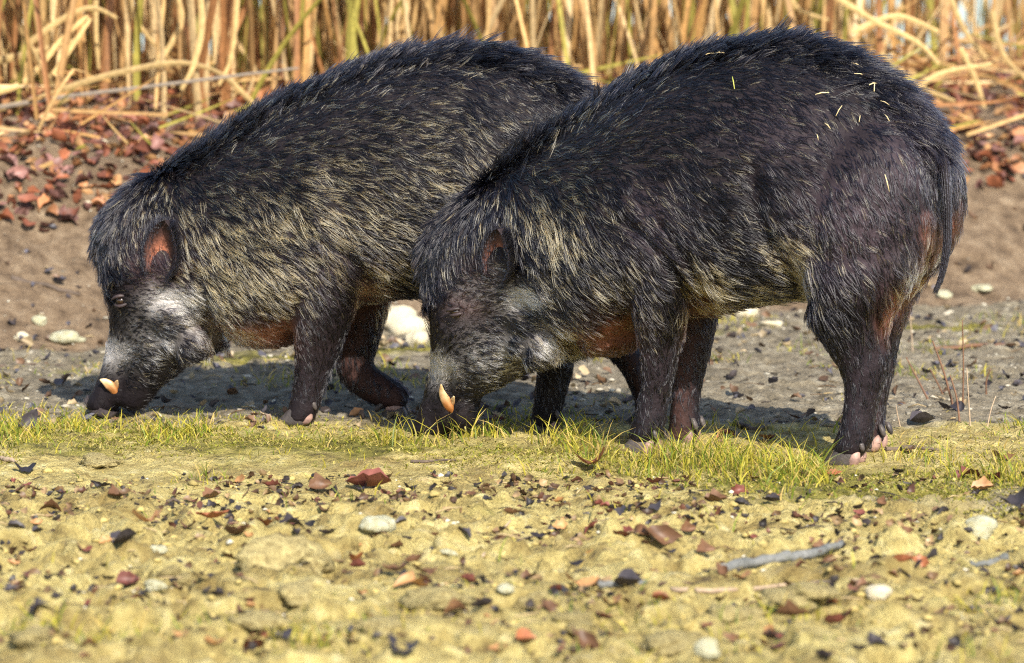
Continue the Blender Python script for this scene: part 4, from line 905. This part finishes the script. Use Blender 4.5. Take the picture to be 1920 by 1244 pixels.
twig('twig', [(0, 862), (14, 866), (30, 870)], 10, M_PALE, 'whitish stick stub in the moss in line with the slate leaf')
twig('twig', [(312, 944), (328, 940), (345, 948)], 7, M_BARK, 'little dark crooked twig above the orange leaves')
twig('twig', [(905, 1045), (930, 1010), (960, 975)], 5, M_PALE, 'thin straw-pale stalk lying beside the brown leaf')
twig('twig', [(940, 1030), (990, 1010), (1040, 1004)], 5, M_BARK, 'fine dark rootlet across the middle of the dirt')
twig('twig', [(20, 525), (85, 540), (150, 556)], 10, M_BARK, 'dark root poking out of the earth bank')
twig('twig', [(770, 868), (810, 866), (855, 865)], 6, M_BARK, 'thin dark twig on the dirt below the straw-flecked boar\'s snout')
twig('twig', [(0, 690), (60, 686), (150, 690)], 6, M_BARK, 'thin dark stick on the gravel at the foot of the earth bank')
twig('twig', [(1270, 560 + 250), (1380, 812), (1340, 835)], 7, M_STALK, 'brown stem lying in debris by the straw-flecked boar\'s forefoot')
twig('twig', [(1890, 1048), (1850, 1062), (1820, 1060)], 14, M_GREYBARK, 'dark mossy stick running out past the pale grey-green stone')
def stalk(base, tip, wpx, lab, bend=0.02):
    G = on_ground(*base); d = np.linalg.norm(G - CAM) / FPX; top = G + np.array([(tip[0] - base[0]) * d, rng.uniform(-0.03, 0.03), (base[1] - tip[1]) * d])
    mid = (G + top) / 2 + np.array([0.3 * bend * rng.uniform(-1, 1), 0, 0]); P = catmull([G - np.array([0, 0, .01]), mid, top], 5)
    v, f = tube(P, wpx * d / 3 * np.linspace(1, .5, len(P)), 7); tag(mesh_obj('dry_stalk', v, f, M_STALK if wpx > 5 else M_PALE), lab, 'stalk', 'dry stalks behind the hind legs')
for b_, t_, w_ in [((1805, 770), (1801, 598), 6), ((1790, 765), (1748, 640), 8), ((1745, 750), (1700, 672), 7), ((1772, 740), (1742, 690), 6), ((1800, 790), (1782, 705), 7), ((1850, 740), (1856, 690), 6), ((1820, 800), (1812, 690), 5), ((1712, 660), (1704, 570), 4), ((1850, 800), (1868, 745), 4), ((1690, 800), (1680, 760), 4)]:
    stalk(b_, t_, w_, 'upright dry stalk growing behind the straw-flecked boar\'s hind legs')

Vs, Fs, Cs = [], [], []; o_ = 0
for i in range(700):
    x = rng.uniform(-1.2, 1.3); y = rng.uniform(-2.2, -0.3) if i % 3 else rng.uniform(0.4, 2.4); L = rng.uniform(0.012, 0.05); az = rng.normal(0, 0.7); r_ = rng.uniform(0.0006, 0.0017)
    dv = np.array([math.cos(az), math.sin(az), rng.normal(0, 0.12)]) * L / 2; c0 = np.array([x, y, float(ground_z(x, y)) + r_ * 1.5])
    v, f = tube([c0 - dv, c0 + rng.normal(0, L * 0.06, 3) + np.array([0, 0, .002]), c0 + dv], [r_, r_, r_ * .6], 4, up=(0, 0, 1)); f = [q for q in f]
    Vs.append(np.array([tuple(p) for p in v])); Fs.append(np.array(f) + o_); o_ += len(v); Cs.append(np.repeat((np.array([(0.05, 0.04, 0.035), (0.14, 0.09, 0.05), (0.45, 0.34, 0.18)][rng.integers(3)]))[None], len(v), 0))
tag(quads_mesh('twig_bits', np.concatenate(Vs), np.concatenate(Fs), M_CRUMB, np.concatenate(Cs)), 'tiny twig and root bits strewn over the dirt', 'twigs', kind='stuff')

# ------------------------------------------------------------------ straw on the coat
M_STRAW = simple_mat('straw', (0.72, 0.60, 0.34), (0.55, 0.42, 0.2), 0.5, 60)
M_STRAWG = simple_mat('green_straw', (0.50, 0.52, 0.10), (0.4, 0.4, 0.08), 0.5, 60)
root, fr, bvh, Mw = boarA; inv = Mw.inverted(); wcam = inv @ Vector(CAM)
for (x0, y0, x1, y1, w, g) in [(1476, 86, 1510, 97, 6, 0), (1495, 64, 1504, 92, 5, 0), (1500, 80, 1514, 96, 4, 0), (1532, 185, 1550, 183, 6, 0), (1626, 170, 1636, 168, 6, 0), (1634, 168, 1634, 180, 5, 0), (1378, 156, 1381, 172, 5, 1), (1105, 209, 1120, 203, 6, 0), (1176, 160, 1208, 155, 5, 0), (1658, 334, 1663, 356, 5, 0), (1736, 222, 1746, 240, 5, 0), (1590, 130, 1610, 138, 5, 0), (1325, 117, 1340, 113, 4, 0), (1345, 113, 1360, 112, 4, 0), (1568, 222, 1576, 208, 4, 0), (1611, 226, 1612, 238, 4, 0), (1655, 226, 1662, 238, 4, 0), (1533, 258, 1535, 266, 4, 0), (1648, 200, 1660, 206, 3, 0), (1548, 238, 1556, 246, 4, 0), (1600, 150, 1615, 153, 4, 0), (1270, 120, 1278, 135, 4, 0)]:
    Q = []
    for x, y in ((x0, y0), ((x0 + x1) / 2, (y0 + y1) / 2), (x1, y1)):
        dr = (inv.to_3x3() @ Vector(ray(x, y))).normalized(); h = bvh.ray_cast(wcam, dr)
        Q.append((Mw @ h[0]) + (Mw.to_3x3() @ h[1]) * 0.014 if h[0] is not None else None)
    if Q[0] is None or Q[2] is None or Q[1] is None: continue
    m = (Q[0] + Q[2]) / 2; Q[0] = m + (Q[0] - m) * 1.35; Q[2] = m + (Q[2] - m) * 1.35; Q[1] = Vector((m + (Q[1] - m) * 0.3)) + Vector((0, -0.002, 0.002))
    v, f = tube([tuple(q) for q in Q], [w * 0.00013, w * 0.00019, w * 0.00012], 6, 0.6)
    tag(mesh_obj('straw_bit', v, f, M_STRAWG if g else M_STRAW), 'yellow-green grass bit caught on the straw-flecked boar\'s back' if g else 'pale bit of straw caught in the fur of the boar\'s back', 'straw', None if g else 'straw bits on the back')

# ------------------------------------------------------------------ reeds
M_REED = leafy_mat('dry_reed', 0.5, 0.3, 0.3)
def reed_mesh(L, w, bend, kink, seed, n=9):
    r = np.random.default_rng(seed); ang = 0.0; p = np.zeros(3); V = []; F = []; side = np.array([0, 1.0, 0])
    az = r.uniform(-0.4, 0.4); side = np.array([math.sin(az), math.cos(az), 0]) if r.random() < 0.5 else np.array([0.3, 0.95, 0])
    for i in range(n + 1):
        u = i / n; hw = w / 2 * (1 - u ** 3 * 0.9); d = np.array([math.sin(ang), 0, math.cos(ang)]); nn = np.array([math.cos(ang), 0, -math.sin(ang)])
        V += [p - side * hw, p + nn * hw * 0.5, p + side * hw]
        p = p + d * L / n; ang += bend / n + (kink if i == n // 2 else 0)
    for i in range(n):
        k = i * 3; F += [(k, k + 1, k + 4, k + 3), (k + 1, k + 2, k + 5, k + 4)]
    return np.array(V), np.array(F)
RP = [(0.54, 0.35, 0.145), (0.44, 0.25, 0.09), (0.64, 0.46, 0.23), (0.30, 0.14, 0.055), (0.30, 0.26, 0.055), (0.48, 0.29, 0.12)]
variants = []
for i in range(22):
    v, f = reed_mesh(rng.uniform(0.55, 1.3), rng.uniform(0.010, 0.024), rng.uniform(-0.5, 0.9), 0 if i % 3 else rng.uniform(0.5, 1.6), 500 + i)
    c = np.array(RP[i % 6]) * (0.8 + 0.4 * np.random.default_rng(i).random((len(v), 1)))
    ob = mesh_obj('reed_blade', v, f, M_REED, colors=c); variants.append(ob.data); bpy.data.objects.remove(ob)
for i in range(270):
    x = rng.uniform(-1.5, 1.0 + 0.6 * rng.random()); y = bank_base(x) + 1.05 + 1.5 * rng.random() ** 1.5
    if x > 0.6 and rng.random() < 0.5: continue
    o = bpy.data.objects.new('reed_blade', variants[i % 22]); COL.objects.link(o)
    o.location = (x, y, float(ground_z(x, y)) - 0.03); o.rotation_euler = (rng.normal(0, 0.13), rng.normal(0, 0.16), rng.uniform(0, 6.28)); s = rng.uniform(0.8, 1.2); o.scale = (s, s, s)
    tone = ['golden', 'tawny', 'pale straw', 'dark brown', 'olive-green', 'amber'][(i % 22) % 6]; kk = 'kinked' if (i % 22) % 3 == 0 else 'upright'
    tag(o, kk + ' ' + tone + ' dry reed blade standing in the thicket behind the boars', 'reed', kk + ' ' + tone + ' reed blades')
def reed_path(pxs, depth, w, label, mat=M_REED, colr=(0.60, 0.42, 0.18), group=None):
    P = []
    for (px, py), dy in zip(pxs, depth if isinstance(depth, (list, tuple)) else [depth] * len(pxs)):
        r = ray(px, py); P.append(CAM + r * dy / r[1])
    P = catmull(P, 6); V = []; F = []; n = len(P); hw = w * 12 / FPX / 2
    for i in range(n):
        d = P[min(i + 1, n - 1)] - P[max(i - 1, 0)]; d /= np.linalg.norm(d); s = np.cross(d, np.array([0.25, 1, 0.2])); s /= np.linalg.norm(s); k = hw * (1 - 0.5 * (i / n) ** 2)
        V += [P[i] - s * k, P[i] + np.array([0, -k * 0.5, 0]), P[i] + s * k]
    for i in range(n - 1):
        k = i * 3; F += [(k, k + 1, k + 4, k + 3), (k + 1, k + 2, k + 5, k + 4)]
    return tag(mesh_obj('reed_blade', V, F, mat, colors=np.tile(colr, (len(V), 1))), label, 'reed', group)
for pxs, w in [([(-10, 245), (60, 215), (130, 185)], 13), ([(-10, 205), (60, 190), (140, 160), (230, 135), (330, 118), (400, 132), (440, 160)], 13), ([(40, 50), (70, 115), (110, 170)], 14), ([(-10, 175), (50, 150), (120, 70), (165, 30)], 12), ([(50, 85), (110, 40), (170, 15), (220, 35)], 12), ([(330, -10), (340, 40), (310, 100), (290, 120)], 12), ([(375, -10), (378, 60), (360, 130), (340, 168)], 13), ([(445, -10), (440, 60), (430, 120), (410, 160)], 11), ([(100, 140), (140, 80), (170, 35)], 10), ([(420, 140), (460, 180), (480, 200)], 12), ([(-10, 115), (60, 100), (150, 75)], 16), ([(245, -10), (250, 30), (290, 85)], 12), ([(180, 0), (180, 60), (185, 130)], 10)]:
    reed_path(pxs, 12.3 + rng.uniform(-0.15, 0.15), w, 'bent dry reed blade arching across the leaf litter on the bank', group='bent reed blades over the litter')
for pxs, w in [([(1560, -10), (1640, 40), (1720, 80), (1760, 120)], 13), ([(1780, -10), (1810, 60), (1850, 110)], 12), ([(1600, 60), (1680, 30), (1760, 60)], 12), ([(1690, 190), (1760, 140), (1860, 120)], 12), ([(1750, 180), (1830, 200), (1925, 240)], 13), ([(1480, -10), (1500, 20), (1560, 40)], 11), ([(1800, 90), (1830, 150), (1850, 220)], 11), ([(1650, 100), (1720, 160), (1790, 190)], 12), ([(1860, 20), (1880, 100), (1925, 150)], 11)]:
    reed_path(pxs, 12.9 + rng.uniform(-0.2, 0.2), w, 'broken dry reed blade fallen on the litter behind the straw-flecked boar', group='broken reed blades behind the rump')
t_ = [(-10, 203), (120, 182), (260, 165), (420, 145), (560, 128)]
reed_path(t_, 12.1, 8, 'long thin grey twig running through the reeds above the litter', M_REED, (0.30, 0.25, 0.20))
# the thicket behind, too dense to count
Vs, Fs, Cs = [], [], []; o_ = 0
base = [reed_mesh(rng.uniform(0.6, 1.5), rng.uniform(0.010, 0.022), rng.uniform(-0.5, 0.9), 0 if i % 3 else rng.uniform(0.4, 1.5), 800 + i, 6) for i in range(12)]
for i in range(2600):
    x = rng.uniform(-2.6, 2.4); y = bank_base(x) + 1.5 + 2.4 * rng.random()
    keep = sstep(0.30, 0.5, fbm(np.array([x * 2.2]), np.array([y * 0.4]), 131, 2))[0]
    if rng.random() > 0.25 + 0.75 * keep: continue
    if x > 1.0 and rng.random() < 0.6: continue
    v, f = base[i % 12]; e = Matrix.Rotation(rng.uniform(0, 6.28), 3, 'Z') @ Matrix.Rotation(rng.normal(0, 0.15), 3, 'X')
    Vs.append(v @ np.array(e).T + np.array([x, y, float(ground_z(x, y, False)) - 0.04])); Fs.append(f + o_); o_ += len(v)
    Cs.append(np.repeat((np.array(RP[rng.integers(6)]) * rng.uniform(0.6, 1.15))[None], len(v), 0))
tag(quads_mesh('reed_thicket', np.concatenate(Vs), np.concatenate(Fs), M_REED, np.concatenate(Cs)), 'dense mass of dry reeds filling the background by the pond', 'reeds', kind='stuff')
# fallen straw over the litter
Vs, Fs, Cs = [], [], []; o_ = 0
for i in range(900):
    x = rng.uniform(-1.8, 1.9); y = bank_base(x) + 0.55 + 1.6 * rng.random()
    if x < 0.5 and rng.random() < 0.45: continue
    v, f = base[i % 12]; sc = rng.uniform(0.12, 0.4)
    e = Matrix.Rotation(rng.uniform(0, 6.28), 3, 'Z') @ Matrix.Rotation(R(90) + rng.normal(0, 0.4), 3, 'X')
    Vs.append((v * np.array([sc, 0.55, sc])) @ np.array(e).T + np.array([x, y, float(ground_z(x, y)) + rng.uniform(0.01, 0.07)])); Fs.append(f + o_); o_ += len(v)
    Cs.append(np.repeat((np.array(RP[rng.integers(6)]) * rng.uniform(0.6, 1.1))[None], len(v), 0))
tag(quads_mesh('fallen_straw', np.concatenate(Vs), np.concatenate(Fs), M_REED, np.concatenate(Cs)), 'fallen reed straw strewn over the litter on the bank', 'straw', kind='stuff')
